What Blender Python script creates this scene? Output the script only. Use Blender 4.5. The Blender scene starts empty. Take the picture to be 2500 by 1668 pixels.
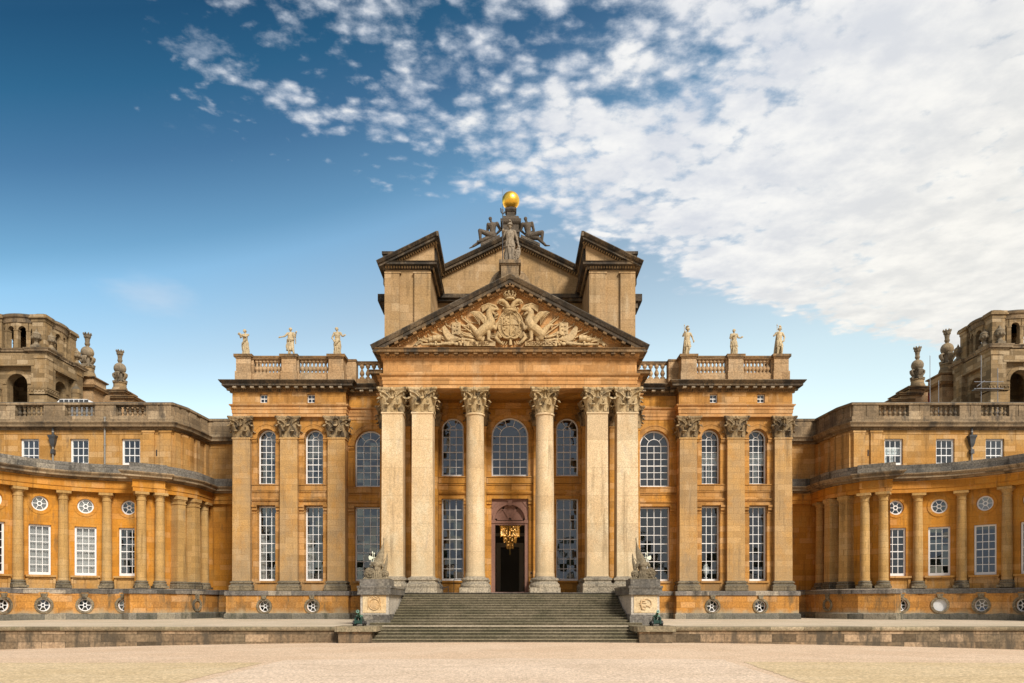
import bpy, bmesh, math, random
from mathutils import Vector, Matrix
from mathutils.geometry import tessellate_polygon
random.seed(7)
SC = bpy.context.scene
COL = SC.collection
PI = math.pi
cos, sin, R = math.cos, math.sin, math.radians

# ------------------------------------------------------------------ helpers
def linspace(a, b, n): return [a + (b - a) * i / (n - 1) for i in range(n)]

class MB:
    """collects faces; s mirrors in x about the axis, xo shifts"""
    def __init__(self, s=1, xo=0.0):
        self.v, self.f, self.s, self.xo = [], [], s, xo
    def add(self, verts, faces):
        b = len(self.v)
        for p in verts: self.v.append((self.s * p[0] + self.xo, p[1], p[2]))
        for f in faces: self.f.append([b + i for i in f])
    def box(self, x0, x1, y0, y1, z0, z1):
        v = [(x, y, z) for z in (z0, z1) for y in (y0, y1) for x in (x0, x1)]
        self.add(v, [(0,1,3,2),(4,6,7,5),(0,4,5,1),(2,3,7,6),(0,2,6,4),(1,5,7,3)])
    def tbox(self, x, y, z0, z1, w0, w1, d0=None, d1=None):      # tapered box about a centre
        d0 = w0 if d0 is None else d0; d1 = w1 if d1 is None else d1
        v = [(x+a*w0/2, y+b*d0/2, z0) for b in (-1,1) for a in (-1,1)] + [(x+a*w1/2, y+b*d1/2, z1) for b in (-1,1) for a in (-1,1)]
        self.add(v, [(0,1,3,2),(4,6,7,5),(0,4,5,1),(2,3,7,6),(0,2,6,4),(1,5,7,3)])
    def obox(self, c, ux, uy, hx, hy, z0, z1):                   # box turned in plan
        v = [(c[0]+a*hx*ux[0]+b*hy*uy[0], c[1]+a*hx*ux[1]+b*hy*uy[1], z) for z in (z0,z1) for b in (-1,1) for a in (-1,1)]
        self.add(v, [(0,1,3,2),(4,6,7,5),(0,4,5,1),(2,3,7,6),(0,2,6,4),(1,5,7,3)])
    def gbox(self, c, ax, h):                                    # box with three free axes
        v = []
        for k in (-1,1):
            for j in (-1,1):
                for i in (-1,1):
                    v.append(tuple(c[q] + i*h[0]*ax[0][q] + j*h[1]*ax[1][q] + k*h[2]*ax[2][q] for q in range(3)))
        self.add(v, [(0,1,3,2),(4,6,7,5),(0,4,5,1),(2,3,7,6),(0,2,6,4),(1,5,7,3)])
    def prism(self, poly, y0, y1):                               # polygon in (x,z), extruded along y
        n = len(poly)
        v = [(p[0], y0, p[1]) for p in poly] + [(p[0], y1, p[1]) for p in poly]
        tri = tessellate_polygon([[Vector((p[0], p[1], 0)) for p in poly]])
        f = [tuple(t) for t in tri] + [tuple(i + n for i in reversed(t)) for t in tri]
        f += [(i, (i+1) % n, (i+1) % n + n, i + n) for i in range(n)]
        self.add(v, f)
    def slab(self, poly, z0, z1):                                # polygon in (x,y), extruded along z
        n = len(poly)
        v = [(p[0], p[1], z0) for p in poly] + [(p[0], p[1], z1) for p in poly]
        tri = tessellate_polygon([[Vector((p[0], p[1], 0)) for p in poly]])
        f = [tuple(t) for t in tri] + [tuple(i + n for i in reversed(t)) for t in tri]
        f += [(i, (i+1) % n, (i+1) % n + n, i + n) for i in range(n)]
        self.add(v, f)
    def lathe(self, prof, cx=0, cy=0, n=16, a0=0, a1=2*PI, cz=0):  # prof: (r,z)
        full = abs(a1 - a0 - 2*PI) < 1e-6
        m = n if full else n + 1
        v, f = [], []
        for (r, z) in prof:
            for i in range(m):
                a = a0 + (a1 - a0) * i / n
                v.append((cx + r*cos(a), cy + r*sin(a), cz + z))
        for k in range(len(prof) - 1):
            for i in range(n):
                j = (i + 1) % m
                f.append((k*m+i, k*m+j, (k+1)*m+j, (k+1)*m+i))
        if full:
            f.append(tuple(range(m-1, -1, -1))); f.append(tuple(range((len(prof)-1)*m, len(prof)*m)))
        self.add(v, f)
    def sweep(self, prof, path, mode='xy', closed=True, caps=True, loop=False):
        """prof: (out, w); out goes to the right of travel; mode xy -> w is z, mode xz -> w is y"""
        n = len(path); m = len(prof)
        def nrm(a, b):
            dx, dy = b[0]-a[0], b[1]-a[1]; L = math.hypot(dx, dy)
            return (dy/L, -dx/L)
        v, f = [], []
        for i, p in enumerate(path):
            if loop: n1, n2 = nrm(path[i-1], p), nrm(p, path[(i+1) % n])
            elif i == 0: n1 = n2 = nrm(p, path[1])
            elif i == n-1: n1 = n2 = nrm(path[i-1], p)
            else: n1, n2 = nrm(path[i-1], p), nrm(p, path[i+1])
            k = max(.25, 1 + n1[0]*n2[0] + n1[1]*n2[1])
            mx, my = (n1[0]+n2[0])/k, (n1[1]+n2[1])/k
            for (o, w) in prof:
                a, b = p[0]+mx*o, p[1]+my*o
                v.append((a, b, w) if mode == 'xy' else (a, w, b))
        for i in range(n if loop else n-1):
            i2 = (i+1) % n
            for j in range(m if closed else m-1):
                k = (j+1) % m
                f.append((i*m+j, i2*m+j, i2*m+k, i*m+k))
        if caps and closed and not loop:
            f.append(tuple(range(m))); f.append(tuple((n-1)*m + j for j in range(m-1,-1,-1)))
        self.add(v, f)
    def tube(self, pts, rad, n=8, cap=True, flat=1.0):
        """tube through pts with radius list; flat squashes along y"""
        pts = [Vector(p) for p in pts]
        if not hasattr(rad, '__len__'): rad = [rad]*len(pts)
        v, f = [], []
        up = Vector((0,1,0))
        for i, p in enumerate(pts):
            t = (pts[min(i+1,len(pts)-1)] - pts[max(i-1,0)]).normalized()
            a = t.cross(up)
            if a.length < 1e-3: a = t.cross(Vector((1,0,0)))
            a.normalize(); b = t.cross(a).normalized()
            for k in range(n):
                q = p + (a*cos(2*PI*k/n) + b*sin(2*PI*k/n)*flat) * rad[i]
                v.append(tuple(q))
        for i in range(len(pts)-1):
            for k in range(n):
                j = (k+1) % n
                f.append((i*n+k, i*n+j, (i+1)*n+j, (i+1)*n+k))
        if cap:
            f.append(tuple(range(n-1,-1,-1))); f.append(tuple((len(pts)-1)*n+k for k in range(n)))
        self.add(v, f)
    def ell(self, c, r, n=10, m=6, rot=None):                    # ellipsoid
        if not hasattr(r, '__len__'): r = (r, r, r)
        v, f = [], []
        M = rot if rot is not None else Matrix.Identity(3)
        def P(a, b): 
            q = M @ Vector((r[0]*cos(a)*cos(b), r[1]*sin(a)*cos(b), r[2]*sin(b)))
            return (c[0]+q[0], c[1]+q[1], c[2]+q[2])
        v.append(P(0, -PI/2))
        for j in range(1, m):
            for i in range(n): v.append(P(2*PI*i/n, -PI/2 + PI*j/m))
        v.append(P(0, PI/2)); top = len(v)-1
        for i in range(n):
            k = (i+1) % n
            f.append((0, 1+k, 1+i)); f.append((top, 1+(m-2)*n+i, 1+(m-2)*n+k))
            for j in range(m-2): f.append((1+j*n+i, 1+j*n+k, 1+(j+1)*n+k, 1+(j+1)*n+i))
        self.add(v, f)
    def cap(self, p0, r0, p1, r1, n=10):                         # tapered capsule, closed
        p0, p1 = Vector(p0), Vector(p1)
        t = (p1-p0); L = t.length
        if L < 1e-6: self.ell(p0, r0); return
        t /= L
        pts, rad = [], []
        for a in (-.95,-.7,-.35,0): pts.append(p0 + t*r0*a); rad.append(r0*math.sqrt(1-a*a))
        for a in (0,.35,.7,.95): pts.append(p1 + t*r1*a); rad.append(r1*math.sqrt(1-a*a))
        self.tube(pts, rad, n)
    def chain(self, pts, rads, n=10):
        for i in range(len(pts)-1): self.cap(pts[i], rads[i], pts[i+1], rads[i+1], n)
    def wall(self, p0, p1, z0, z1, holes=(), rev=.4):
        """upright wall with openings: ('r',s0,s1,z0,z1) ('a',s0,s1,z0,zspring) ('c',s,z,r); reveals go inward by rev"""
        dx, dy = p1[0]-p0[0], p1[1]-p0[1]; L = math.hypot(dx, dy); dx /= L; dy /= L
        W = lambda s, z, d=0: (p0[0]+dx*s - dy*d, p0[1]+dy*s + dx*d, z)
        loops = [[(0,z0),(L,z0),(L,z1),(0,z1)]]
        for h in holes:
            if h[0] == 'r': loops.append([(h[1],h[3]),(h[1],h[4]),(h[2],h[4]),(h[2],h[3])])
            elif h[0] == 'a':
                c, r = (h[1]+h[2])/2, (h[2]-h[1])/2
                loops.append([(h[1],h[3])] + [(c - r*cos(PI*k/20), h[4] + r*sin(PI*k/20)) for k in range(21)] + [(h[2],h[3])])
            elif h[0] == 'c': loops.append([(h[1]+h[3]*cos(-2*PI*k/28), h[2]+h[3]*sin(-2*PI*k/28)) for k in range(28)])
        flat = [q for l in loops for q in l]
        tri = tessellate_polygon([[Vector((a, b, 0)) for a, b in l] for l in loops])
        self.add([W(a, b) for a, b in flat], [tuple(t) for t in tri])
        for l in loops[1:]:
            n = len(l)
            self.add([W(a, b) for a, b in l] + [W(a, b, rev) for a, b in l], [(i,(i+1)%n,(i+1)%n+n,i+n) for i in range(n)])
    def mesh(self, name, mat=None, ang=38, smooth=True):
        me = bpy.data.meshes.new(name)
        f = [list(reversed(q)) for q in self.f] if self.s < 0 else self.f
        me.from_pydata(self.v, [], f)
        bm = bmesh.new(); bm.from_mesh(me)
        bmesh.ops.recalc_face_normals(bm, faces=bm.faces)
        bm.to_mesh(me); bm.free()
        if smooth:
            me.shade_smooth(); me.set_sharp_from_angle(angle=R(ang))
        if mat: me.materials.append(mat)
        me.update()
        return me
    def build(self, name, mat, parent=None, **kw):
        return link(name, self.mesh(name, mat, **kw), parent)

def multi(name, pieces, parent=None):
    """one mesh of several materials: pieces = [(MB, material), ...]"""
    a = MB(); cuts = []
    for mb, mat in pieces: 
        fl = [list(reversed(f)) for f in mb.f] if mb.s < 0 else mb.f
        a.add(mb.v, fl); cuts.append(len(a.f))
    me = a.mesh(name); [me.materials.append(m) for _, m in pieces]
    for p in me.polygons: p.material_index = next(i for i, c in enumerate(cuts) if p.index < c)
    return link(name, me, parent)
BASE = {}
def base_of(p): return BASE.get(p.name, Vector((0,0,0)))
def link(name, data, parent=None, loc=None, rz=0.0, sub=False):
    """parts carry world coordinates; the parent's own offset is taken out. sub=True: local to the parent part"""
    o = bpy.data.objects.new(name, data); COL.objects.link(o)
    if parent is not None:
        o.parent = parent
        if not sub: o.matrix_parent_inverse = Matrix.Translation(-base_of(parent))
    if loc is not None: o.location = loc
    o.rotation_euler[2] = rz
    return o
def tag(o, label=None, cat=None, group=None, kind=None):
    if label: o['label'] = label
    if cat: o['category'] = cat
    if group: o['group'] = group
    if kind: o['kind'] = kind
    return o
def thing(name, label, cat, loc=(0,0,0), group=None):
    o = bpy.data.objects.new(name, None); COL.objects.link(o)
    o.location = loc; o.empty_display_size = .5
    BASE[o.name] = Vector(loc)
    return tag(o, label, cat, group)
def sculpt(mb, name, voxel, mat, parent=None, smooth=4, **kw):
    """voxel-unites overlapping closed pieces into one continuous skin"""
    me = mb.mesh(name + '_raw')
    o = bpy.data.objects.new('tmp', me); COL.objects.link(o)
    r = o.modifiers.new('r', 'REMESH'); r.mode = 'VOXEL'; r.voxel_size = voxel
    s = o.modifiers.new('s', 'SMOOTH'); s.factor = .5; s.iterations = smooth
    dg = bpy.context.evaluated_depsgraph_get()
    out = bpy.data.meshes.new_from_object(o.evaluated_get(dg))
    bpy.data.objects.remove(o); bpy.data.meshes.remove(me)
    out.name = name; out.materials.clear(); out.materials.append(mat); out.shade_smooth()
    return link(name, out, parent, **kw)
def text_faces(s, size, depth):
    c = bpy.data.curves.new('t', 'FONT'); c.body = s; c.size = size; c.extrude = depth; c.align_x = 'CENTER'
    c.resolution_u = 2
    o = bpy.data.objects.new('t', c); COL.objects.link(o)
    dg = bpy.context.evaluated_depsgraph_get()
    me = bpy.data.meshes.new_from_object(o.evaluated_get(dg))
    v = [tuple(q.co) for q in me.vertices]; f = [tuple(p.vertices) for p in me.polygons]
    bpy.data.objects.remove(o); bpy.data.curves.remove(c); bpy.data.meshes.remove(me)
    return v, f

# ------------------------------------------------------------------ materials
class NT:
    def __init__(self, mat):
        self.t = mat.node_tree; self.t.nodes.clear()
    def n(self, typ, **kw):
        o = self.t.nodes.new('ShaderNode' + typ)
        for k, v in kw.items():
            if k.startswith('i_'):
                o.inputs[k[2:].replace('_', ' ')].default_value = v
            else: setattr(o, k, v)
        return o
    def l(self, a, b): self.t.links.new(a, b)
    def mix(self, fac, a, b, blend='MIX'):
        m = self.t.nodes.new('ShaderNodeMix'); m.data_type = 'RGBA'; m.blend_type = blend
        for sock, val in ((m.inputs[0], fac), (m.inputs[6], a), (m.inputs[7], b)):
            if hasattr(val, 'is_output'): self.l(val, sock)
            elif isinstance(val, (int, float)): sock.default_value = val if sock == m.inputs[0] else (val, val, val, 1)
            else: sock.default_value = (*val, 1) if len(val) == 3 else val
        return m.outputs[2]
    def math(self, op, a, b=0.0, clamp=False):
        m = self.t.nodes.new('ShaderNodeMath'); m.operation = op; m.use_clamp = clamp
        for s, val in ((m.inputs[0], a), (m.inputs[1], b)):
            if hasattr(val, 'is_output'): self.l(val, s)
            else: s.default_value = val
        return m.outputs[0]
    def ramp(self, x, a, b, lo=0.0, hi=1.0):
        m = self.t.nodes.new('ShaderNodeMapRange'); m.interpolation_type = 'SMOOTHSTEP'
        self.l(x, m.inputs[0])
        for i, val in ((1,a),(2,b),(3,lo),(4,hi)): m.inputs[i].default_value = val
        return m.outputs[0]
    def noise(self, vec, scale, detail=4, rough=.55, dist=0.0):
        o = self.n('TexNoise'); o.inputs['Scale'].default_value = scale; o.inputs['Detail'].default_value = detail
        o.inputs['Roughness'].default_value = rough; o.inputs['Distortion'].default_value = dist
        if vec is not None: self.l(vec, o.inputs['Vector'])
        return o.outputs[0]
    def scaled(self, vec, s, off=(0,0,0)):
        m = self.n('Mapping'); m.inputs['Scale'].default_value = s; m.inputs['Location'].default_value = off
        self.l(vec, m.inputs['Vector']); return m.outputs[0]
    def out(self, shader):
        o = self.n('OutputMaterial'); self.l(shader, o.inputs['Surface'])

def newmat(name):
    m = bpy.data.materials.new(name); m.use_nodes = True
    return m, NT(m)

def stone(name, c1, c2, c3=None, block=(1.15,.46), blk=.22, speck=.25, sscale=9.0, soot=0.0, sootc=(.045,.04,.033),
          pale=0.0, palec=(.62,.5,.34), bump=.25, rough=.9, c3amt=.55, zgrad=None, sstr=(1.1,1.1,.3), topsoot=0.0, lich=0.0, streak=.22, joint=.22):
    m, t = newmat(name)
    g = t.n('NewGeometry'); sp = t.n('SeparateXYZ'); t.l(g.outputs['Position'], sp.inputs[0])
    pos = g.outputs['Position']
    u = t.math('ADD', sp.outputs[0], t.math('MULTIPLY', sp.outputs[1], .83))
    cb = t.n('CombineXYZ'); t.l(u, cb.inputs[0]); t.l(sp.outputs[2], cb.inputs[1])
    br = t.n('TexBrick'); br.offset = .5
    br.inputs['Color1'].default_value = (0,0,0,1); br.inputs['Color2'].default_value = (1,1,1,1); br.inputs['Mortar'].default_value = (.1,.1,.1,1)
    br.inputs['Scale'].default_value = 1; br.inputs['Mortar Size'].default_value = .016; br.inputs['Brick Width'].default_value = block[0]; br.inputs['Row Height'].default_value = block[1]
    t.l(cb.outputs[0], br.inputs['Vector'])
    big = t.ramp(t.noise(pos, .28, 5, .6), .38, .64)
    col = t.mix(big, c1, c2)
    if c3:
        col = t.mix(t.math('MULTIPLY', t.ramp(t.noise(t.scaled(pos, (1,1,.55), (7,3,1)), .75, 6, .62), .47, .66), c3amt), col, c3)
    # single blocks replaced by paler or darker stone
    col = t.mix(t.math('MULTIPLY', t.ramp(br.outputs['Color'], .72, .95), blk*.8), col, palec)
    if blk > .05: col = t.mix(t.math('MULTIPLY', t.ramp(br.outputs['Color'], .26, .06), min(.6, blk*1.6)), col, tuple(q*.55 for q in c2))
    bl = t.math('ADD', t.math('MULTIPLY', br.outputs['Color'], blk), 1-blk*.55)
    col = t.mix(1.0, col, bl, 'MULTIPLY')
    if joint and blk > .05: col = t.mix(t.math('MULTIPLY', br.outputs['Fac'], joint), col, tuple(q*.35 for q in c2))
    if streak:                                                    # rain streaks down the face
        st = t.ramp(t.noise(t.scaled(pos, (2.6,2.6,.13), (1,4,2)), 1.0, 6, .62), .50, .72)
        st = t.math('MULTIPLY', st, t.ramp(t.noise(pos, .33, 3, .5), .38, .6))
        col = t.mix(t.math('MULTIPLY', st, streak*1.6), col, tuple(q*.45 for q in c2))
    if pale: col = t.mix(t.math('MULTIPLY', t.ramp(t.noise(t.scaled(pos, (1.3,1.3,.35), (2,9,4)), 1.1, 6, .65), .56, .68), pale), col, palec)
    fine = t.noise(pos, sscale, 3, .65)
    col = t.mix(1.0, col, t.math('ADD', t.math('MULTIPLY', t.ramp(fine, .3, .7), speck*1.6), 1-speck*.95), 'MULTIPLY')
    pit = t.ramp(t.noise(t.scaled(pos,(1,1,1),(3,3,3)), sscale*1.7, 2, .5), .60, .72)
    col = t.mix(t.math('MULTIPLY', pit, min(.9, speck*1.3)), col, tuple(q*.38 for q in c2))
    if soot:
        s = t.ramp(t.noise(t.scaled(pos, sstr, (5,1,8)), 1.0, 8, .68), .62-.34*soot, .80-.34*soot)
        col = t.mix(t.math('MULTIPLY', s, .92), col, sootc)
    if topsoot:                                                   # rain-blackened upper faces and lichen
        nz = t.n('SeparateXYZ'); t.l(g.outputs['True Normal'], nz.inputs[0])
        k = t.math('MULTIPLY', t.ramp(nz.outputs[2], .2, .7), topsoot)
        col = t.mix(k, col, (.075,.07,.058))
    if lich:
        col = t.mix(t.math('MULTIPLY', t.ramp(t.noise(pos, 6.5, 5, .7), .60, .70), lich), col, (.42,.40,.33))
    if zgrad:                                                     # damp, mossy foot: (z from, z to, colour)
        for (za, zb, zc, amt) in zgrad:
            zz = t.math('ADD', sp.outputs[2], t.math('MULTIPLY', t.math('SUBTRACT', t.noise(pos, 1.3, 5, .65), .5), (zb-za)*1.6))
            col = t.mix(t.math('MULTIPLY', t.ramp(zz, za, zb, 1, 0), amt), col, zc)
    b = t.n('BsdfPrincipled'); b.inputs['Roughness'].default_value = rough; b.inputs['Specular IOR Level'].default_value = .2
    t.l(col, b.inputs['Base Color'])
    if bump:
        bp = t.n('Bump'); bp.inputs['Strength'].default_value = bump; bp.inputs['Distance'].default_value = .05
        h = t.math('ADD', fine, t.math('MULTIPLY', br.outputs['Fac'], -.25))
        t.l(h, bp.inputs['Height']); t.l(bp.outputs[0], b.inputs['Normal'])
    t.out(b.outputs[0])
    return m

def plain(name, c, rough=.5, metal=0.0, var=.15, scale=6, bump=0.0, spec=.5, c2=None):
    m, t = newmat(name)
    g = t.n('NewGeometry'); b = t.n('BsdfPrincipled')
    nz = t.noise(g.outputs['Position'], scale, 5, .6)
    if c2: col = t.mix(t.ramp(nz, .4, .62), c, c2)
    else: col = t.mix(1.0, c, t.math('ADD', t.math('MULTIPLY', nz, 2*var), 1-var), 'MULTIPLY')
    t.l(col, b.inputs['Base Color'])
    b.inputs['Roughness'].default_value = rough; b.inputs['Metallic'].default_value = metal; b.inputs['Specular IOR Level'].default_value = spec
    if bump:
        bp = t.n('Bump'); bp.inputs['Strength'].default_value = bump; bp.inputs['Distance'].default_value = .03
        t.l(nz, bp.inputs['Height']); t.l(bp.outputs[0], b.inputs['Normal'])
    t.out(b.outputs[0]); return m

def glass_mat():
    m, t = newmat('window_glass')
    g = t.n('NewGeometry')
    gl = t.n('BsdfGlossy'); gl.inputs['Roughness'].default_value = .02; gl.inputs['Color'].default_value = (.86,.93,1,1)
    tr = t.n('BsdfTransparent'); tr.inputs['Color'].default_value = (.8,.85,.85,1)
    fr = t.n('Fresnel'); fr.inputs['IOR'].default_value = 1.5
    fac = t.math('ADD', t.math('MULTIPLY', fr.outputs[0], 1.7), .045, True)
    # every old pane sits at its own slight tilt
    sp = t.n('SeparateXYZ'); t.l(g.outputs['Position'], sp.inputs[0])
    cb = t.n('CombineXYZ'); t.l(t.math('ADD', sp.outputs[0], sp.outputs[1]), cb.inputs[0]); t.l(sp.outputs[2], cb.inputs[1])
    vo = t.n('TexVoronoi'); vo.inputs['Scale'].default_value = 1.9; vo.inputs['Randomness'].default_value = .25
    t.l(cb.outputs[0], vo.inputs['Vector'])
    s = t.n('VectorMath', operation='SUBTRACT'); t.l(vo.outputs['Color'], s.inputs[0]); s.inputs[1].default_value = (.5,.5,.5)
    k = t.n('VectorMath', operation='SCALE'); t.l(s.outputs[0], k.inputs[0]); k.inputs['Scale'].default_value = .075
    a = t.n('VectorMath', operation='ADD'); t.l(k.outputs[0], a.inputs[0]); t.l(g.outputs['Normal'], a.inputs[1])
    nn = t.n('VectorMath', operation='NORMALIZE'); t.l(a.outputs[0], nn.inputs[0])
    bp = t.n('Bump'); bp.inputs['Strength'].default_value = .12; bp.inputs['Distance'].default_value = .02
    t.l(t.noise(g.outputs['Position'], 2.2, 2), bp.inputs['Height']); t.l(nn.outputs[0], bp.inputs['Normal'])
    t.l(bp.outputs[0], gl.inputs['Normal'])
    mx = t.n('MixShader'); t.l(fac, mx.inputs[0]); t.l(tr.outputs[0], mx.inputs[1]); t.l(gl.outputs[0], mx.inputs[2])
    t.out(mx.outputs[0]); return m

M = {}
GREEN = (.085,.09,.045); GREY = (.20,.19,.17)
M['wall']   = stone('ochre_stone', (.52,.24,.042), (.43,.20,.042), (.45,.25,.085), blk=.20, speck=.16, pale=.14, streak=.6, soot=.14, joint=.14, sootc=(.13,.08,.035))
M['pav']    = stone('pavilion_stone', (.45,.215,.05), (.37,.18,.05), (.45,.265,.115), blk=.22, speck=.16, pale=.15, streak=.6, soot=.16, joint=.14, sootc=(.15,.10,.05), zgrad=[(2.9,4.6,(.20,.15,.085),.55)])
M['pilas']  = stone('pilaster_stone', (.46,.27,.10), (.36,.235,.115), (.45,.22,.05), blk=.09, speck=.24, sscale=13, c3amt=.6, pale=.15, streak=.5, soot=.12, sootc=(.20,.155,.10), zgrad=[(2.9,8.5,(.29,.21,.12),.45)])
M['ent']    = stone('entablature_stone', (.50,.26,.095), (.46,.23,.08), (.48,.31,.16), blk=.20, speck=.14, pale=.3, palec=(.60,.44,.26), topsoot=.6, streak=.45, soot=.06, sootc=(.20,.13,.07))
M['column'] = stone('column_stone', (.60,.44,.262), (.545,.38,.205), (.60,.49,.32), block=(4,1.9), blk=.10, speck=.27, sscale=15, c3amt=.7, pale=.3, palec=(.66,.55,.38), streak=.55, joint=.22, soot=.14, sootc=(.36,.29,.22), zgrad=[(3.6,6.5,(.42,.33,.20),.5)])
M['attic']  = stone('attic_stone', (.395,.255,.128), (.345,.215,.095), (.30,.215,.12), block=(1.5,.62), blk=.15, speck=.2, pale=.2, topsoot=.7, streak=.6, joint=.10, soot=.1, sootc=(.16,.115,.065))
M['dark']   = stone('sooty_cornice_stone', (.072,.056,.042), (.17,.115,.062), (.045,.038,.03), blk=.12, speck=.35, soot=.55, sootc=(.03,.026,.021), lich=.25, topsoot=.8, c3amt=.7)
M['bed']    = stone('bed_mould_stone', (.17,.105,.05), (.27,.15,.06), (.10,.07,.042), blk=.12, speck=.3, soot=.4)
M['greyst'] = stone('grey_lichen_stone', (.185,.165,.14), (.13,.118,.10), (.235,.20,.15), block=(1.6,.6), blk=.2, speck=.4, soot=.3, lich=.4)
M['foot']   = stone('damp_foot_stone', (.16,.145,.115), (.105,.10,.08), (.22,.19,.13), block=(1.8,.8), blk=.25, speck=.3, soot=.35, sootc=(.05,.052,.035), lich=.15)
M['ledge']  = stone('plinth_ledge_stone', (.17,.15,.135), (.11,.10,.085), (.24,.20,.15), block=(1.8,.8), blk=.35, speck=.35, soot=.3, lich=.3)
M['carve']  = stone('carved_capital_stone', (.46,.34,.185), (.38,.26,.12), (.50,.39,.24), blk=0.02, speck=.25, soot=.42, sootc=(.05,.038,.026), sscale=14, sstr=(2.6,2.6,1.6))
M['base']   = stone('column_base_stone', (.40,.33,.235), (.30,.25,.18), (.46,.37,.25), blk=.1, speck=.45, soot=.25, lich=.3, topsoot=.5)
M['baldark']= stone('mossy_base_stone', (.17,.135,.085), (.24,.19,.12), (.105,.09,.06), blk=.1, speck=.45, soot=.35, topsoot=.6)
M['balus']  = stone('balustrade_stone', (.27,.19,.11), (.20,.143,.085), (.32,.215,.115), block=(1.5,.7), blk=.22, speck=.28, soot=.40, sootc=(.07,.055,.04), lich=.25, topsoot=.85)
M['mbal']   = stone('main_balustrade_stone', (.43,.285,.155), (.38,.23,.11), (.33,.25,.16), block=(1.5,.7), blk=.2, speck=.3, soot=.12, topsoot=.9)
M['wing']   = stone('wing_orange_stone', (.51,.215,.026), (.45,.19,.03), (.46,.245,.06), blk=.13, speck=.12, c3amt=.6, pale=.14, streak=.6, soot=.16, joint=.14, sootc=(.17,.10,.04))
M['wingup'] = stone('wing_upper_stone', (.44,.25,.085), (.42,.205,.05), (.37,.24,.115), blk=.18, speck=.16, pale=.15, streak=.6, soot=.17, joint=.14, sootc=(.15,.10,.055))
M['wingcol']= stone('wing_column_stone', (.46,.275,.095), (.40,.235,.08), (.43,.30,.145), blk=.10, speck=.2, sscale=13, streak=.5, soot=.14, sootc=(.19,.15,.10), zgrad=[(3.2,4.4,(.27,.20,.12),.6)])
M['plinth'] = stone('plinth_stone', (.47,.215,.045), (.40,.18,.045), (.30,.18,.075), blk=.2, speck=.24, streak=.5, soot=.34, sootc=(.12,.085,.045), pale=.2, zgrad=[(1.15,1.9,(.36,.29,.18),.9),(.9,1.5,(.20,.185,.15),.92)])
M['tower']  = stone('tower_stone', (.27,.185,.095), (.215,.147,.075), (.305,.18,.068), blk=.28, speck=.2, pale=.15, topsoot=.75, streak=.45)
M['statue'] = stone('statue_stone', (.50,.40,.25), (.44,.345,.205), (.36,.28,.17), blk=0.02, speck=.25, c3amt=.6)
M['dstatue']= stone('dark_statue_stone', (.105,.082,.06), (.072,.058,.043), (.16,.125,.09), blk=0.02, speck=.35, soot=.2, c3amt=.5)
M['gstatue']= stone('grey_statue_stone', (.225,.18,.13), (.165,.13,.09), (.29,.235,.17), blk=0.02, speck=.35, soot=.25)
M['relief'] = stone('relief_stone', (.49,.35,.185), (.42,.29,.14), (.33,.245,.145), blk=0.02, speck=.25, soot=.2, sstr=(1.5,1.5,1))
M['finial'] = stone('finial_stone', (.25,.195,.13), (.19,.15,.10), (.30,.20,.09), blk=.1, speck=.3, soot=.3)
M['troph']  = stone('trophy_stone', (.225,.18,.115), (.165,.132,.085), (.275,.215,.135), blk=0.02, speck=.35, soot=.15)
M['panel']  = stone('relief_panel_stone', (.62,.48,.29), (.55,.42,.25), (.60,.37,.15), block=(9,9), blk=0.0, speck=.22)
M['die']    = stone('pedestal_stone', (.52,.455,.37), (.44,.39,.32), (.56,.48,.36), block=(3,3), blk=0.05, speck=.3, soot=.2, sstr=(1.6,1.6,.22))
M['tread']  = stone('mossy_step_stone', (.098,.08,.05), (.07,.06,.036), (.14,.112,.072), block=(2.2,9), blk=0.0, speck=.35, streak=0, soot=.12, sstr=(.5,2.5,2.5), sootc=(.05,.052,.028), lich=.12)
M['nosing'] = stone('pale_tread_stone', (.25,.21,.135), (.175,.15,.09), (.31,.255,.17), block=(2.2,9), blk=0.0, streak=0, speck=.3, soot=.15, sootc=(.10,.10,.055))  # tread slabs and nosings, a paler tone than the risers
M['pave']   = stone('terrace_paving', (.56,.46,.34), (.50,.41,.29), (.45,.39,.28), block=(2.4,9), blk=0.0, speck=.2, soot=.22, sstr=(.12,.9,1), sootc=(.24,.22,.17))
M['rwall']  = stone('retaining_wall_stone', (.245,.165,.095), (.175,.13,.08), (.28,.185,.105), block=(1.35,.44), blk=.6, speck=.32, soot=.42, sootc=(.075,.06,.042), palec=(.38,.265,.165), sscale=6, joint=.5)
M['coping'] = stone('terrace_coping_stone', (.30,.235,.15), (.23,.185,.115), (.19,.175,.10), block=(1.9,2), blk=.3, speck=.35, soot=.25, sootc=(.11,.10,.06), topsoot=.2)
M['doorst'] = stone('pink_door_stone', (.27,.145,.105), (.235,.125,.09), (.31,.175,.13), block=(4,4), blk=.02, speck=.12)
M['hall']   = plain('hall_stone', (.10,.09,.08), .8)
M['innerst']= plain('inner_door_stone', (.55,.5,.45), .6)
M['white']  = plain('white_paint', (.70,.69,.67), .45, var=.06)
M['glass']  = glass_mat()
M['room']   = plain('dark_room', (.035,.028,.024), .9)
M['net']    = plain('net_curtain', (.72,.66,.62), .9, var=.12)
M['drape']  = plain('grey_curtain', (.42,.38,.35), .9, var=.1)
M['blind']  = plain('white_blind', (.80,.80,.78), .9, var=.04)
M['lead']   = plain('lead_roof', (.16,.16,.16), .6, var=.2)
M['iron']   = plain('grey_iron', (.045,.045,.045), .5, var=.2)
M['pipe']   = plain('painted_pipe', (.22,.20,.17), .5, var=.25)
M['gold']   = plain('gilded_copper', (1.0,.60,.085), .36, 1.0, var=.14, scale=3.5, bump=.08)
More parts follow.
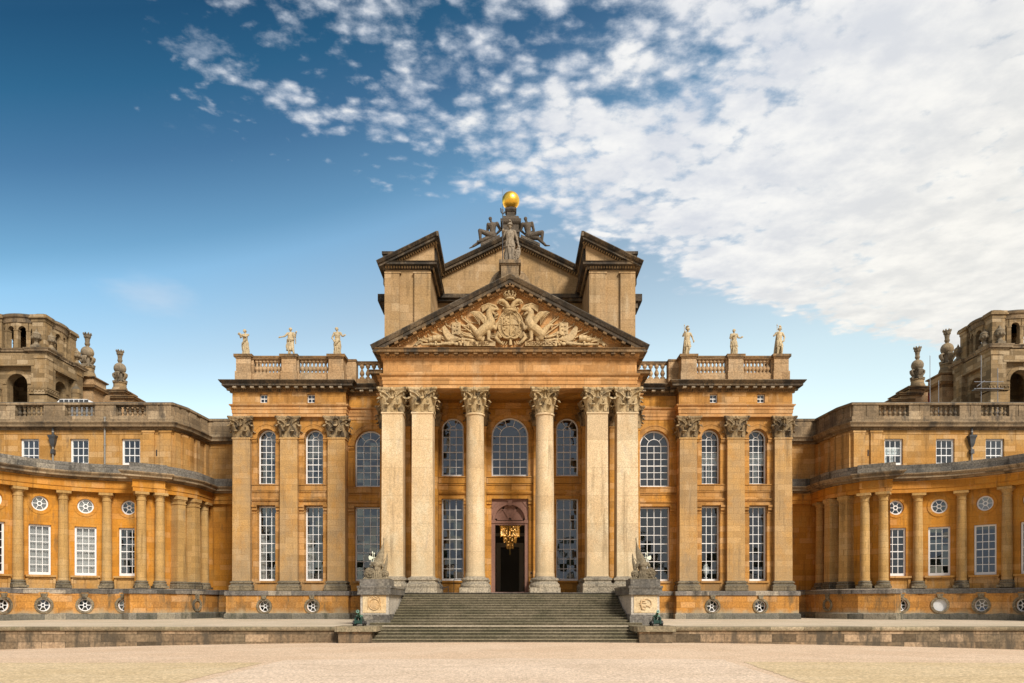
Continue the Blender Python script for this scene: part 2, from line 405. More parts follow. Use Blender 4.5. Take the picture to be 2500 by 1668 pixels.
M['green']  = plain('dark_green_paint', (.012,.045,.035), .35)
M['bronze'] = plain('verdigris_bronze', (.14,.27,.19), .5, .2, c2=(.06,.13,.09))
M['wheel']  = plain('black_iron', (.02,.018,.016), .5)
M['axe']    = plain('pale_painted_metal', (.62,.63,.50), .5)
M['red']    = plain('red_sheet', (.35,.03,.03), .7)
M['steel']  = plain('scaffold_steel', (.18,.18,.19), .4, .6)
M['black']  = plain('black_metal', (.03,.03,.032), .45)
# ------------------------------------------------------------------ shared pieces
XO = .19                                     # pavilions and wings sit a touch off the portico's axis
def arcband(mb, cx, zc, r0, r1, y0, y1, a0=0, a1=PI, n=20):
    P = [(cx + r1*cos(a), zc + r1*sin(a)) for a in linspace(a0, a1, n+1)]
    Q = [(cx + r0*cos(a), zc + r0*sin(a)) for a in linspace(a0, a1, n+1)]
    v = [(x,y0,z) for x,z in P] + [(x,y0,z) for x,z in Q] + [(x,y1,z) for x,z in P] + [(x,y1,z) for x,z in Q]
    m = n+1; f = []
    for i in range(n):
        f += [(i,i+1,m+i+1,m+i), (2*m+i,3*m+i,3*m+i+1,2*m+i+1), (i,2*m+i,2*m+i+1,i+1), (m+i,m+i+1,3*m+i+1,3*m+i)]
    if abs(a1-a0-2*PI) > 1e-6: f += [(0,m,3*m,2*m),(n,2*m+n,3*m+n,m+n)]
    mb.add(v, f)

def along(path, spacing, inset=.0):
    for a, b in zip(path[:-1], path[1:]):
        dx, dy = b[0]-a[0], b[1]-a[1]; L = math.hypot(dx, dy)
        n = max(1, int(round((L-2*inset)/spacing)))
        for i in range(n):
            s = inset + (L-2*inset)*(i+.5)/n
            yield (a[0]+dx*s/L, a[1]+dy*s/L), (dx/L, dy/L), (dy/L, -dx/L)

def blocks(mb, path, spacing, w, o0, o1, z0, z1, inset=0.0, skip=None):
    for p, t, n in along(path, spacing, inset):
        if skip and skip(p): continue
        o = (o0+o1)/2
        mb.obox((p[0]+n[0]*o, p[1]+n[1]*o), t, n, w/2, (o1-o0)/2, z0, z1)

# ---- windows (local: x across, y into the wall, z up from the sill)
WC = {}
def window_meshes(kind, w, h, cols, rows, fw=.10, mw=.043, cur=None, depth=1.6):
    key = (kind, w, h, cols, rows, fw, mw, cur)
    if key in WC: return WC[key]
    fr, gl, rm, cu = MB(), MB(), MB(), MB()
    r = w/2
    if kind == 'circ':
        arcband(fr, 0, 0, r-fw, r+.02, 0, .1, 0, 2*PI, 28)
        arcband(fr, 0, 0, r*.2, r*.34, .02, .08, 0, 2*PI, 16)
        for k in range(cols):
            a = 2*PI*(k+.5)/cols + (PI/2 if cols == 6 else 0)
            c = (cos(a), 0, sin(a)); m = (r*.32+r-fw*.6)/2
            fr.gbox((c[0]*m, .05, c[2]*m), (c, (0,1,0), (-c[2],0,c[0])), ((r-fw*.6-r*.32)/2, .025, mw/2))
        if cur == 'pale': cu.add([(r*cos(2*PI*k/24), .10, r*sin(2*PI*k/24)) for k in range(24)], [tuple(range(24))])
        gl.add([(r*cos(2*PI*k/24), .06, r*sin(2*PI*k/24)) for k in range(24)], [tuple(range(24))])
        rm.add([(-r,depth,-r),(r,depth,-r),(r,depth,r),(-r,depth,r),(-r,.13,-r),(r,.13,-r),(r,.13,r),(-r,.13,r)], [(0,1,2,3),(4,5,1,0),(7,6,2,3),(4,0,3,7),(5,1,2,6)])
    else:
        zs = h - r if kind == 'arch' else h
        fr.box(-r, -r+fw, 0, .14, 0, zs); fr.box(r-fw, r, 0, .14, 0, zs)
        fr.box(-r+fw, r-fw, 0, .14, 0, fw*1.5)
        if kind == 'arch': arcband(fr, 0, zs, r-fw, r, 0, .14, 0, PI, 24)
        else: fr.box(-r+fw, r-fw, 0, .14, h-fw, h)
        iw = w - 2*fw; z0 = fw*1.5; top = zs if kind == 'arch' else h-fw
        for c in range(1, cols):
            x = -iw/2 + iw*c/cols
            fr.box(x-mw/2, x+mw/2, .035, .085, z0, top)
        for q in range(1, rows + (1 if kind == 'arch' else 0)):
            z = z0 + (top-z0)*q/rows
            t = mw*.8 if q == rows//2 else mw/2
            fr.box(-iw/2, iw/2, .03 if q == rows//2 else .037, .09, z-t, z+t)
        if kind == 'arch':
            k = {3:1, 4:2, 5:3}.get(cols, 1)
            ri = iw/cols*k/2
            if k == 1: 
                arcband(fr, 0, zs, ri-mw/2, ri+mw/2, .036, .086, 0, PI, 14); angs = (60, 120)
            else:
                ri = iw/cols*(k/2); 
                arcband(fr, 0, zs, ri-mw/2, ri+mw/2, .036, .086, 0, PI, 18); angs = (45, 90, 135) if k == 2 else (36, 72, 108, 144)
            for a in angs:
                a = R(a); c = (cos(a), 0, sin(a)); m = (ri+r-fw*.5)/2
                fr.gbox((c[0]*m, .061, zs+c[2]*m), (c, (0,1,0), (-c[2],0,c[0])), ((r-fw*.5-ri)/2, .024, mw/2))
        pts = [(-r,0),(r,0)] + ([(r*cos(a), zs+r*sin(a)) for a in linspace(0, PI, 20)] if kind == 'arch' else [(r,h),(-r,h)])
        gl.add([(x,.062,z) for x,z in pts], [tuple(range(len(pts)))])
        H = h+.05
        rm.add([(-r-.3,depth,-.3),(r+.3,depth,-.3),(r+.3,depth,H),(-r-.3,depth,H),(-r-.3,.16,-.3),(r+.3,.16,-.3),(r+.3,.16,H),(-r-.3,.16,H)], [(0,1,2,3),(4,5,1,0),(7,6,2,3),(4,0,3,7),(5,1,2,6)])
        def wav(x0, x1, za, zb, y, nf, amp):
            n = nf*4; v, f = [], []
            for i in range(n+1):
                x = x0 + (x1-x0)*i/n; yy = y + amp*sin(i*PI/2)
                v += [(x, yy, za), (x, yy, zb)]
            cu.add(v, [(2*i,2*i+2,2*i+3,2*i+1) for i in range(n)])
        if cur == 'net': wav(-r, r, 0, zs, .3, 9, .03)
        elif cur == 'drapes': wav(-r, -r*.42, 0, zs, .35, 4, .04); wav(-r, r, zs*.66, zs+ (r*.55 if kind == 'arch' else 0), .4, 6, .02)
        elif cur == 'drape': wav(-r, -r*.5, 0, zs*.62, .35, 4, .04)
        elif cur == 'blind': wav(-r, r, zs*.44, zs*.72, .3, 2, .005); wav(-r*.7, -r*.45, 0, zs*.44, .3, 2, .02); wav(-r*.05, r*.25, 0, zs*.44, .3, 2, .02)
    WC[key] = (fr.mesh('window', M['white']), gl.mesh('pane', M['glass'], smooth=False), rm.mesh('interior', M['room'], smooth=False),
               cu.mesh('curtain', {'net':M['net'],'blind':M['blind'],'pale':M['drape']}.get(cur, M['drape'])) if cu.v else None)
    return WC[key]

def window(parent, s, x, y, z, rz, kind, w, h, cols, rows, **kw):
    lab = kw.pop('label', None)
    fr, gl, rm, cu = window_meshes(kind, w, h, cols, rows, **kw)
    o = link('window', fr, parent, (s*x + (XO if abs(x) > 8.9 else 0), y, z), s*rz)
    if lab: o['label'] = lab
    link('pane', gl, o, sub=True); link('interior', rm, o, sub=True)
    if cu: link('curtain', cu, o, sub=True)
    return o

# ---- Corinthian capital, two shapes; local origin at neck, height 1.64
def leaf(mb, p, out, w, h, curl=.20, back=.06):
    """acanthus leaf: rises against the bell, tip rolls outward, lobed edge, with thickness"""
    ox, oy = out; tx, ty = -oy, ox
    n, m = 9, 7
    def pt(i, j, th):
        t = i/(n-1); s = -1 + 2*j/(m-1)
        if t < .72: z = h*t/.72*.9; o = .02 + .10*(t/.72)**2*curl/.2
        else:
            a = (t-.72)/.28*PI*1.05; z = h*.9 + .10*h*sin(a) - .10*h*(1-cos(a))*.55; o = .02 + .10*curl/.2 + curl*.5*(1-cos(a))
        ww = w/2*(.62+.5*t if t < .6 else (.92 - 1.55*(t-.6)))*(1 + (.16 if (i % 2 and abs(s) > .9) else 0))
        o += -back*abs(s)**2 + .03*(1-abs(s)) + th
        return (p[0]+ox*o+tx*s*ww, p[1]+oy*o+ty*s*ww, p[2]+z)
    v = [pt(i,j,0) for i in range(n) for j in range(m)] + [pt(i,j,-.05) for i in range(n) for j in range(m)]
    f = []
    for i in range(n-1):
        for j in range(m-1):
            a = i*m+j
            f.append((a,a+1,a+m+1,a+m)); f.append((a+n*m,a+m+n*m,a+m+1+n*m,a+1+n*m))
    rim = [j for j in range(m)] + [i*m+m-1 for i in range(1,n)] + [(n-1)*m+j for j in range(m-2,-1,-1)] + [i*m for i in range(n-2,0,-1)]
    for a, b in zip(rim, rim[1:]+rim[:1]): f.append((a, a+n*m, b+n*m, b))
    mb.add(v, f)

def capital_mesh(square, hw):
    mb = MB()
    if square:
        rings = [(0,hw*.96),(.5,hw*.93),(.95,hw*.95),(1.25,hw*1.04),(1.36,hw*1.12)]
        for (za,a),(zb,b) in zip(rings[:-1], rings[1:]): mb.tbox(0,0,za,zb,2*a,2*b)
        for k in range(4):
            o = (round(sin(k*PI/2)), round(-cos(k*PI/2))); t = (-o[1], o[0])
            for q in (-.5,.5): leaf(mb, (o[0]*hw*.93+t[0]*q*hw, o[1]*hw*.93+t[1]*q*hw, 0), o, hw*.92, .56, .25)
            leaf(mb, (o[0]*hw*.95, o[1]*hw*.95, .05), o, hw*.9, .98, .33)
            d = ((o[0]+t[0])*.7071, (o[1]+t[1])*.7071)
            leaf(mb, (d[0]*hw*1.28, d[1]*hw*1.28, .05), d, hw*1.0, .98, .34)
    else:
        mb.lathe([(hw*.95,0),(hw*.92,.5),(hw*.95,.95),(hw*1.05,1.25),(hw*1.15,1.36)], n=24)
        for k in range(8):
            a = k*PI/4 + PI/8; o = (sin(a), -cos(a)); leaf(mb, (o[0]*hw*.92,o[1]*hw*.92,0), o, hw*.80, .56, .24)
            a = k*PI/4; o = (sin(a), -cos(a)); leaf(mb, (o[0]*hw*.93,o[1]*hw*.93,.05), o, hw*.84, .98, .33)
    A = 1.0; C = .80                                                # abacus: half width at the horns, concave sides
    for z0, z1, k in ((1.36,1.46,.94),(1.46,1.52,.99),(1.52,1.64,1.03)):
        poly = []
        for q in range(4):
            o = (round(sin(q*PI/2)), round(-cos(q*PI/2))); t = (-o[1], o[0])
            for u in linspace(-1, 1, 9):
                if abs(u) == 1: u *= .90
                dep = C + (A-C)*(u/.9)**2
                poly.append((k*(o[0]*dep + t[0]*u*A), k*(o[1]*dep + t[1]*u*A)))
        mb.slab(poly, z0, z1)
    for q in range(4):
        o = (round(sin(q*PI/2)), round(-cos(q*PI/2))); t = (-o[1], o[0])
        for sg in (-1, 1):                                          # stalk sweeping out into the corner volute
            d = ((o[0]+sg*t[0])*.7071, (o[1]+sg*t[1])*.7071)
            pts = []
            for i in range(9):
                u = i/8
                e = hw*(.22+.98*u**1.5)
                oo = hw*(1.0 + .18*u) + .02
                pts.append((o[0]*oo+t[0]*sg*min(e, hw*1.13)-d[0]*.0, o[1]*oo+t[1]*sg*min(e,hw*1.13), .78+.58*(1-(1-u)**1.9)))
            mb.tube(pts, linspace(.04,.055,9), 7)
            # inner helix
            pts = [(o[0]*hw*1.08+t[0]*sg*hw*(.5-.28*u), o[1]*hw*1.08+t[1]*sg*hw*(.5-.28*u), .80+.46*u) for u in linspace(0,1,5)]
            pts += [(o[0]*(hw*1.1)+t[0]*sg*(hw*.22+.07-.07*cos(a)), o[1]*(hw*1.1)+t[1]*sg*(hw*.22+.07-.07*cos(a)), 1.26-.07*sin(a)*1.0) for a in linspace(.6, 4.5, 6)]
            mb.tube(pts, .035, 6)
        d = ((o[0]+t[0])*.7071, (o[1]+t[1])*.7071)
        c = hw*1.58                                                # volute scroll in the diagonal plane
        pts = []
        for i in range(22):
            a = PI*.75 - i*.42; rr = .17*(1-i/26)
            pts.append((d[0]*(c-.12+rr*cos(a)), d[1]*(c-.12+rr*cos(a)), 1.17+rr*sin(a)))
        mb.tube(pts, linspace(.062,.03,22), 6)
        mb.ell((o[0]*.88, o[1]*.88, 1.52), (.13,.13,.15), 8, 6)     # fleuron
        for sg in (-1,1): mb.ell((o[0]*.85+t[0]*sg*.14, o[1]*.85+t[1]*sg*.14, 1.44), (.09,.09,.07), 6, 5)
        mb.tube([(o[0]*hw*1.05,o[1]*hw*1.05,.95),(o[0]*hw*1.1,o[1]*hw*1.1,1.2),(o[0]*.84,o[1]*.84,1.42)], (.05,.04,.05), 6)
    return mb.mesh('capital', M['carve'], ang=50)

CAP_SQ = capital_mesh(True, .70); CAP_RD = capital_mesh(False, .63)
CAP_DK = CAP_SQ.copy(); CAP_DK.name = 'capital'; CAP_DK.materials.clear(); CAP_DK.materials.append(stone('sooty_capital_stone', (.33,.235,.125), (.25,.17,.085), (.37,.28,.17), blk=0.02, speck=.25, soot=.55, sootc=(.045,.034,.024), sscale=14, sstr=(2.2,2.2,1.4)))

def base_mesh(square, rs, wp, h, name, mat):
    mb = MB(); ph = h*.32; k = (h-ph)
    prof = [(wp/2*.97,0),(wp/2*1.0,k*.10),(wp/2*1.0,k*.28),(wp/2*.95,k*.38),(wp/2*.90,k*.42),(wp/2*.86,k*.52),(wp/2*.88,k*.62),(wp/2*.93,k*.66),(wp/2*.94,k*.78),(wp/2*.90,k*.86),(rs*1.06,k*.90),(rs*1.04,k*.96),(rs,k)]
    mb.box(-wp/2, wp/2, -wp/2, wp/2, 0, ph)
    if square:
        for (a,za),(b,zb) in zip(prof[:-1], prof[1:]): mb.tbox(0,0,ph+za,ph+zb+1e-4,2*a,2*b)
    else: mb.lathe([(a, ph+z) for a, z in prof], n=32)
    return mb.mesh(name, mat)

palace = thing('palace', 'ochre stone palace front with columned portico, pediment and two flat-topped pavilions', 'palace', (0,57,.9))
P = palace
ZF = 2.9

# ---- portico columns and piers
cmb = MB()
sh = [(.685,0),(.685,.15),(.66,.25)] + [(.655-.065*(u**1.7), .25+10.72*u) for u in linspace(0,1,14)] + [(.60,11.0),(.66,11.03),(.675,11.08),(.66,11.14),(.61,11.17)]
cmb.lathe(sh, n=40); COLM = cmb.mesh('column', M['column'])
pmb = MB(); pmb.tbox(0,0,0,.12,1.50,1.47); pmb.tbox(0,0,.12,11.0,1.47,1.40); pmb.tbox(0,0,11.0,11.07,1.40,1.52); pmb.tbox(0,0,11.07,11.17,1.52,1.50)
PIERM = pmb.mesh('pier', M['column'])
BSR = base_mesh(False, .685, 2.05, 1.12, 'column_base', M['base']); BSS = base_mesh(True, .75, 2.05, 1.12, 'column_base', M['base'])
for x in (-2.39, 2.39):
    c = link('column', COLM, P, (x,52.78,ZF+1.12)); link('column_base', BSR, c, (0,0,-1.12), sub=True); link('capital', CAP_RD, c, (0,0,11.17), sub=True)
for x in (-8.0,-5.96,5.96,8.0):
    c = link('pier', PIERM, P, (x,52.82,ZF+1.12)); link('column_base', BSS, c, (0,0,-1.12), sub=True); link('capital', CAP_SQ, c, (0,0,11.17), sub=True)
# answering pilasters on the wall behind
plm = MB(); plm.tbox(0,0,0,11.0,1.40,1.34); plm.tbox(0,0,11.0,11.07,1.34,1.46); plm.tbox(0,0,11.07,11.17,1.46,1.44)
PILW = plm.mesh('pilaster', M['wall'])
for x in (-8.0,-5.96,-2.42,2.42,5.96,8.0):
    c = link('pilaster', PILW, P, (x,56.98,ZF+1.12)); link('column_base', BSS, c, (0,0,-1.12), sub=True); link('capital', CAP_DK, c, (0,0,11.17), sub=True)
for x in (-9.0,9.0):
    c = link('pilaster', PILW, P, (x,57.75,ZF+1.12)); link('column_base', BSS, c, (0,0,-1.12), sub=True); link('capital', CAP_DK, c, (0,0,11.17), sub=True)

# ---- portico back wall with its openings
YB = 56.75
hol = []
for x in (-4.24, 4.24): hol += [('r', x-.82+8.75, x+.82+8.75, 3.85, 9.99), ('a', x-.82+8.75, x+.82+8.75, 11.6, 15.1)]
hol += [('a', -1.36+8.75, 1.36+8.75, 11.6, 14.6), ('r', -1.38+8.75, 1.38+8.75, ZF, 9.95)]
w = MB(); w.wall((-8.75,YB),(8.75,YB), ZF-.1, 17.6, hol, .5)
w.box(-9.68,-8.75,57.2,62,ZF-.3,17.2); w.box(8.75,9.68,57.2,62,ZF-.3,17.2)
w.build('portico_wall', M['wall'], P)
for x in (-4.24, 4.24):
    window(P, 1, x, YB+.32, 3.87, 0, 'rect', 1.64, 6.1, 3, 8, mw=.046)
    window(P, 1, x, YB+.32, 11.6, 0, 'arch', 1.64, 4.32, 3, 6, mw=.046)
window(P, 1, 0, YB+.32, 11.6, 0, 'arch', 2.72, 4.36, 5, 5, mw=.046)
mo = MB()
def bay_mould(mo, cx, xl, xr, yw, hw, spring, sillz=11.55, low=True, pr=.13, lowtop=9.92):
    for a, b in ((xl, cx-hw), (cx+hw, xr)):
        mo.box(a, b, yw-pr*.6, yw+.12, spring-.38, spring-.30); mo.box(a, b, yw-pr, yw+.12, spring-.30+.003, spring-.12); mo.box(a-.0, b, yw-pr*1.5, yw+.12, spring-.12+.003, spring)
        if low:
            mo.box(a, b, yw-pr*.6, yw+.12, lowtop-.62, lowtop-.54); mo.box(a, b, yw-pr, yw+.12, lowtop-.40, lowtop-.16); mo.box(a, b, yw-pr*1.7, yw+.12, lowtop-.157, lowtop)
    arcband(mo, cx, spring+.003, hw+.0, hw+.30, yw-.05, yw+.12, 0, PI, 24); arcband(mo, cx, spring+.003, hw+.303, hw+.37, yw-.085, yw+.12, 0, PI, 24)
    mo.box(xl, xr, yw-.10, yw+.12, sillz-.5, sillz)                       # apron block under the upper window
    mo.box(xl, xr, yw-.16, yw+.12, sillz-.06+.003, sillz+.02)
    mo.box(xl, xr, yw-.06, yw+.12, sillz-.62, sillz-.54)
    mo.box(xl, xr, yw-.15, yw+.12, sillz-1.20, sillz-1.10); mo.box(xl, xr, yw-.10, yw+.12, sillz-1.28, sillz-1.203)
    if low: mo.box(xl, xr, yw-.07, yw+.12, lowtop+.003, lowtop+.22)
for cx, hw, xl, xr, sp in ((-4.24,.82,-5.26,-3.1,15.1),(0,1.36,-1.72,1.72,14.6),(4.24,.82,3.1,5.26,15.1)):
    bay_mould(mo, cx, xl, xr, YB, hw, sp, pr=.10)
    if cx: mo.box(cx-hw-.1, cx+hw+.1, YB-.12, YB+.15, 3.72, 3.85)
for a, b in ((-5.26,-5.12),(-3.24,-3.1),(3.1,3.24),(5.12,5.26)): mo.box(a, b, YB-.06, YB+.1, ZF, 9.3)
for a, b in ((-1.72,-1.44),(1.44,1.72)):
    mo.box(a, b, YB-.07, YB+.1, 4.0, 9.3); mo.box(a-.04, b+.04, YB-.14, YB+.1, ZF, 4.0)
mo.box(-8.6, 8.6, YB-.14, YB+.1, 16.55, 16.75); mo.box(-8.6, 8.6, YB-.22, YB+.1, 16.753, 16.98)
mo.build('mouldings', M['wall'], P)

# ---- entrance: pinkish surround with a blind fanlight, and the hall behind
d = MB(); yd = YB+.12
for sx in (-1, 1):
    d.box(min(sx*1.10,sx*1.38), max(sx*1.10,sx*1.38), yd, yd+.5, ZF+.02, 8.12)
    d.box(min(sx*1.04,sx*1.44), max(sx*1.04,sx*1.44), yd-.06, yd+.5, 8.12, 8.36)
d.box(-1.38, 1.38, yd+.04, yd+.5, 8.0, 8.12); d.box(-1.03, 1.03, yd-.03, yd+.5, 8.123, 8.30)
d.wall((-1.40,yd+.05),(1.40,yd+.05), 8.36, 9.95, [('a',.28,2.52,8.36,8.362)], .22)
d.box(-1.42, 1.42, yd-.04, yd+.3, 9.80, 9.95)
arcband(d, 0, 8.37, 1.12, 1.30, yd-.07, yd+.05, 0, PI, 24)
d.prism([(-.12,9.42),(.12,9.42),(.18,9.82),(-.18,9.82)], yd-.12, yd+.1)
d.box(-1.12, 1.12, yd+.2, yd+.3, 8.36, 9.6)                                 # tympanum board
for a in (60, 120):
    a = R(a); c = (cos(a),0,sin(a)); d.gbox((c[0]*.52, yd+.17, 8.42+c[2]*.52), (c,(0,1,0),(-c[2],0,c[0])), (.52,.05,.085))
arcband(d, 0, 8.37, .95, 1.12, yd+.12, yd+.22, 0, PI, 24); d.box(-1.1, 1.1, yd+.12, yd+.22, 8.363, 8.48)
for s in (-1,1): d.prism([(s*1.33,9.72),(s*1.33,9.2),(s*.92,9.72)] if s > 0 else [(-.92,9.72),(-1.33,9.2),(-1.33,9.72)], yd-.0, yd+.06)
d.box(-1.38, 1.38, yd-.2, yd+.6, ZF, ZF+.12)
dr = d.build('door_surround', M['doorst'], P); dr['label'] = 'pinkish stone door surround with blind fanlight'
kn = MB(); kn.ell((1.58,YB-.12,4.42),(.075,.06,.075))
kn.build('bell_push', M['black'], P)
h = MB()
v = [(-3.4,yd+.51,ZF),(3.4,yd+.51,ZF),(3.4,70,ZF),(-3.4,70,ZF),(-3.4,yd+.51,13),(3.4,yd+.51,13),(3.4,70,13),(-3.4,70,13)]
h.add(v, [(0,1,2,3),(4,7,6,5),(0,3,7,4),(1,5,6,2)])
h.wall((-3.4,70),(3.4,70), ZF, 13, [('r',2.55,4.25,ZF,7.3)], 1.5)
h.add([(-3.4,73,ZF),(3.4,73,ZF),(3.4,73,9),(-3.4,73,9)], [(0,1,2,3)])
hall = h.build('hall', M['hall'], P, smooth=False)
i = MB()
for s in (-1,1): i.box(min(s*.85,s*1.25), max(s*.85,s*1.25), 69.85, 70.02, ZF, 7.7)
i.box(-.85,.85,69.85,70.02,7.3,7.7); i.box(-1.7,1.7,69.8,70.02,8.3,8.6)
i.build('inner_doorway', M['innerst'], P)

# ---- entablatures
ARCH = [(-.35,16.82),(0,16.82),(0,17.08),(.04,17.085),(.04,17.36),(.08,17.365),(.08,17.58),(.13,17.6),(.20,17.68),(.22,17.76),(.02,17.79),(-.35,17.79)]
FRZ = [(-.35,17.79),(0,17.79),(0,18.72),(-.35,18.72)]
BEDP = [(-.35,18.72),(.03,18.72),(.08,18.80),(.08,18.94),(.16,18.96),(.20,19.04),(.20,19.10),(-.35,19.10)]
CORO = [(-.35,19.10),(.62,19.10),(.62,19.24),(.66,19.27),(.70,19.30),(.78,19.42),(.82,19.45),(.82,19.51),(-.35,19.60)]
COROP = [(-.35,19.10),(.62,19.10),(.62,19.27),(.68,19.30),(.70,19.36),(-.35,19.42)]
pp = [(-9.7,61.2),(-9.7,57.0),(-8.62,57.0),(-8.62,52.15),(8.62,52.15),(8.62,57.0),(9.7,57.0),(9.7,61.2)]
e = MB(); e.sweep(ARCH, pp); e.sweep(FRZ, pp)
e.box(-8.2,8.2,52.45,53.3,16.83,17.6); e.box(-8.3,-7.3,53.3,56.8,16.83,17.3); e.box(7.3,8.3,53.3,56.8,16.83,17.3)
e.build('portico_entablature', M['ent'], P)
c = MB(); c.box(-7.3,7.3,53.3,56.85,17.2,17.45); c.build('portico_ceiling', M['wall'], P)
b = MB(); b.sweep(BEDP, pp); blocks(b, pp, .17, .10, .07, .17, 18.81, 18.93); b.build('bed_moulding', M['ent'], P)
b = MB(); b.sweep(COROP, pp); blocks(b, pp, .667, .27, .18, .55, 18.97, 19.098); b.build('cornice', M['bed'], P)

def side(s):
    """one pavilion with the link bay beside the portico"""
    path = [(-21.95,76),(-21.95,60.1),(-13.05,60.1),(-13.05,61.15),(-9.3,61.15)]
    mk = lambda: MB(s, XO if s < 0 else XO)
    # walls
    w = mk(); cxs = (-19.37,-15.65)
    hol = []
    for cx in cxs: hol += [('r',cx-.75+21.9,cx+.75+21.9,3.95,9.9),('a',cx-.75+21.9,cx+.75+21.9,11.55,15.2)]
    w.wall((-21.9,60.45),(-13.1,60.45), 2.6, 17.2, hol, .55)
    w.wall((-21.95,60.1),(-13.05,60.1), 17.79, 18.73, [('r',cx-.3+21.95-(.13),cx+.3+21.95-.13,17.9,18.58) for cx in cxs], .4)
    w.box(-21.9,-21.5,60.452,76,2.6,19); w.box(-13.5,-13.1,60.452,61.5,2.6,19); w.box(-21.9,-13.1,75.6,76,2.6,19)
    w.build('pavilion_wall', M['pav'], P)
    w = mk(); w.wall((-13.1,61.2),(-9.5,61.2), 2.6, 17.2, [('r',-11.38-1.2+13.1,-11.38+1.2+13.1,3.95,9.9),('a',-11.38-1.2+13.1,-11.38+1.2+13.1,11.45,14.82)], .5)
    w.box(-13.05,-9.3,61.15,61.5,17.79,18.73)
    w.build('link_wall', M['wall'], P)
    for cx in cxs:
        up = 'drapes' if s > 0 else 'blind'
        window(P, s, cx, 61.0, 3.97, 0, 'rect', 1.5, 5.9, 3, 8, cur='drape' if s > 0 else None)
        window(P, s, cx, 61.0, 11.57, 0, 'arch', 1.5, 4.36, 3, 7, cur=up)
        window(P, s, cx-.13, 60.3, 17.91, 0, 'rect', .6, .66, 2, 2, fw=.05, mw=.05)
    window(P, s, -11.38, 61.55, 3.97, 0, 'rect', 2.4, 5.9, 4, 8)
    window(P, s, -11.38, 61.55, 11.47, 0, 'arch', 2.4, 4.53, 4, 6)
    mo = mk()
    for cx, xl, xr in ((cxs[0],-20.5,-18.25),(cxs[1],-16.8,-14.5)):
        bay_mould(mo, cx, xl, xr, 60.45, .75, 15.2)
        for a in (xl, xr-.42): mo.box(a, a+.42, 60.41, 60.5, 3.2, 9.28); mo.box(a, a+.42, 60.41, 60.5, 11.57, 14.8)
        mo.box(cx-.85, cx+.85, 60.33, 60.6, 3.80, 3.95)
    bay_mould(mo, -11.38, -13.08, -9.66, 61.2, 1.2, 14.82, sillz=11.45, pr=.12)
    mo.box(-12.7,-10.1,61.08,61.3,3.8,3.95)
    mo.build('mouldings', M['pav'], P)
    # pilasters
    for k, x in enumerate((-21.22,-17.51,-13.78)):
        c = link('pilaster', PILP, P, (s*x+XO,60.68,3.95)); link('column_base', BSP, c, (0,0,-.78), sub=True); link('capital', CAP_DK, c, (0,0,11.21), sub=True)
    # plinth with round cellar lights
    w = mk(); ox = [cx+.1 for cx in cxs]
    w.wall((-22.25,59.55),(-12.75,59.55), .85, 3.1, [('c',x+22.25,1.97,.46) for x in ox], .4)
    w.box(-22.25,-21.9,59.56,66,.85,3.1); w.box(-13.1,-12.75,59.56,60.6,.85,3.1); w.box(-12.75,-8.9,60.5,60.8,.85,3.1)
    w.build('plinth', M['plinth'], P)
    for x in ox: window(P, s, x, 59.8, 1.97, 0, 'circ', .92, .92, 6, 1, fw=.07, mw=.05)
    w = mk(); pth = [(-22.25,66),(-22.25,59.55),(-12.75,59.55),(-12.75,60.5),(-8.9,60.5)]
    w.sweep([(-1.0,2.80),(.10,2.80),(.10,3.08),(.06,3.12),(-1.0,3.18)], pth)
    w.build('plinth_ledge', M['ledge'], P)
    w = mk(); w.sweep([(-.3,.8),(.12,.8),(.12,1.32),(.02,1.42),(-.3,1.42)], pth)
    w.build('plinth_foot', M['foot'], P)
    for x in ox:
        w = mk(); arcband(w, x, 1.97, .45, .60, 59.47, 59.6, 0, 2*PI, 28)
        w.prism([(x-.12,2.5),(x+.12,2.5),(x+.21,2.8),(x-.21,2.8)], 59.40, 59.6)
        w.build('oculus_surround', M['baldark'], P)
    # entablature
    w = mk(); w.sweep(ARCH, path); w.build('entablature', M['ent'], P)
    w = mk(); w.sweep(BEDP, path); blocks(w, path[:3], .17, .10, .07, .17, 18.81, 18.93); blocks(w, path[3:], .17, .10, .07, .17, 18.81, 18.93); w.build('bed_moulding', M['bed'], P)
    w = mk(); w.sweep(CORO, path)
    w2 = mk(); blocks(w2, path[:3], .70, .28, .18, .54, 18.96, 19.098); blocks(w2, path[3:], .70, .28, .18, .54, 18.96, 19.098)
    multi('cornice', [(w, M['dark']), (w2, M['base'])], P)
    # balustrade
    w = mk()
    px = (-21.13,-17.55,-13.85)
    w2 = mk()
    for x in px:
        w.box(x-.64,x+.64,60.12,61.3,19.5,20.42); w.box(x-.57,x+.57,60.2,61.22,20.42,21.42); w.box(x-.62,x+.62,60.14,61.28,21.423,21.52); w2.box(x-.72,x+.72,60.04,61.38,21.523,21.74)
    for a, b in zip(px[:-1], px[1:]):
        w.box(a+.6,b-.6,60.4,61.05,19.5,20.28); w.box(a+.6,b-.6,60.42,61.02,21.44,21.52); w2.box(a+.6,b-.6,60.36,61.08,21.523,21.68)
        for q in (a+.57, b-.57-.14): w.box(q,q+.14,60.5,60.95,20.28,21.44)
    w2.box(-21.7,-20.56,61.4,70,21.5,21.66); w.box(-21.68,-20.58,61.4,70,19.5,21.5)
    w.box(-13.6,-12.5,61.3,62.2,19.5,21.52); w2.box(-13.62,-12.46,61.26,62.24,21.523,21.70); w.box(-12.5,-8.5,61.7,62.15,19.5,20.28); w.box(-12.46,-8.5,61.72,62.14,21.44,21.52); w2.box(-12.46,-8.5,61.66,62.2,21.523,21.66)
    bl = multi('balustrade', [(w, M['mbal']), (w2, M['bed'])], P)
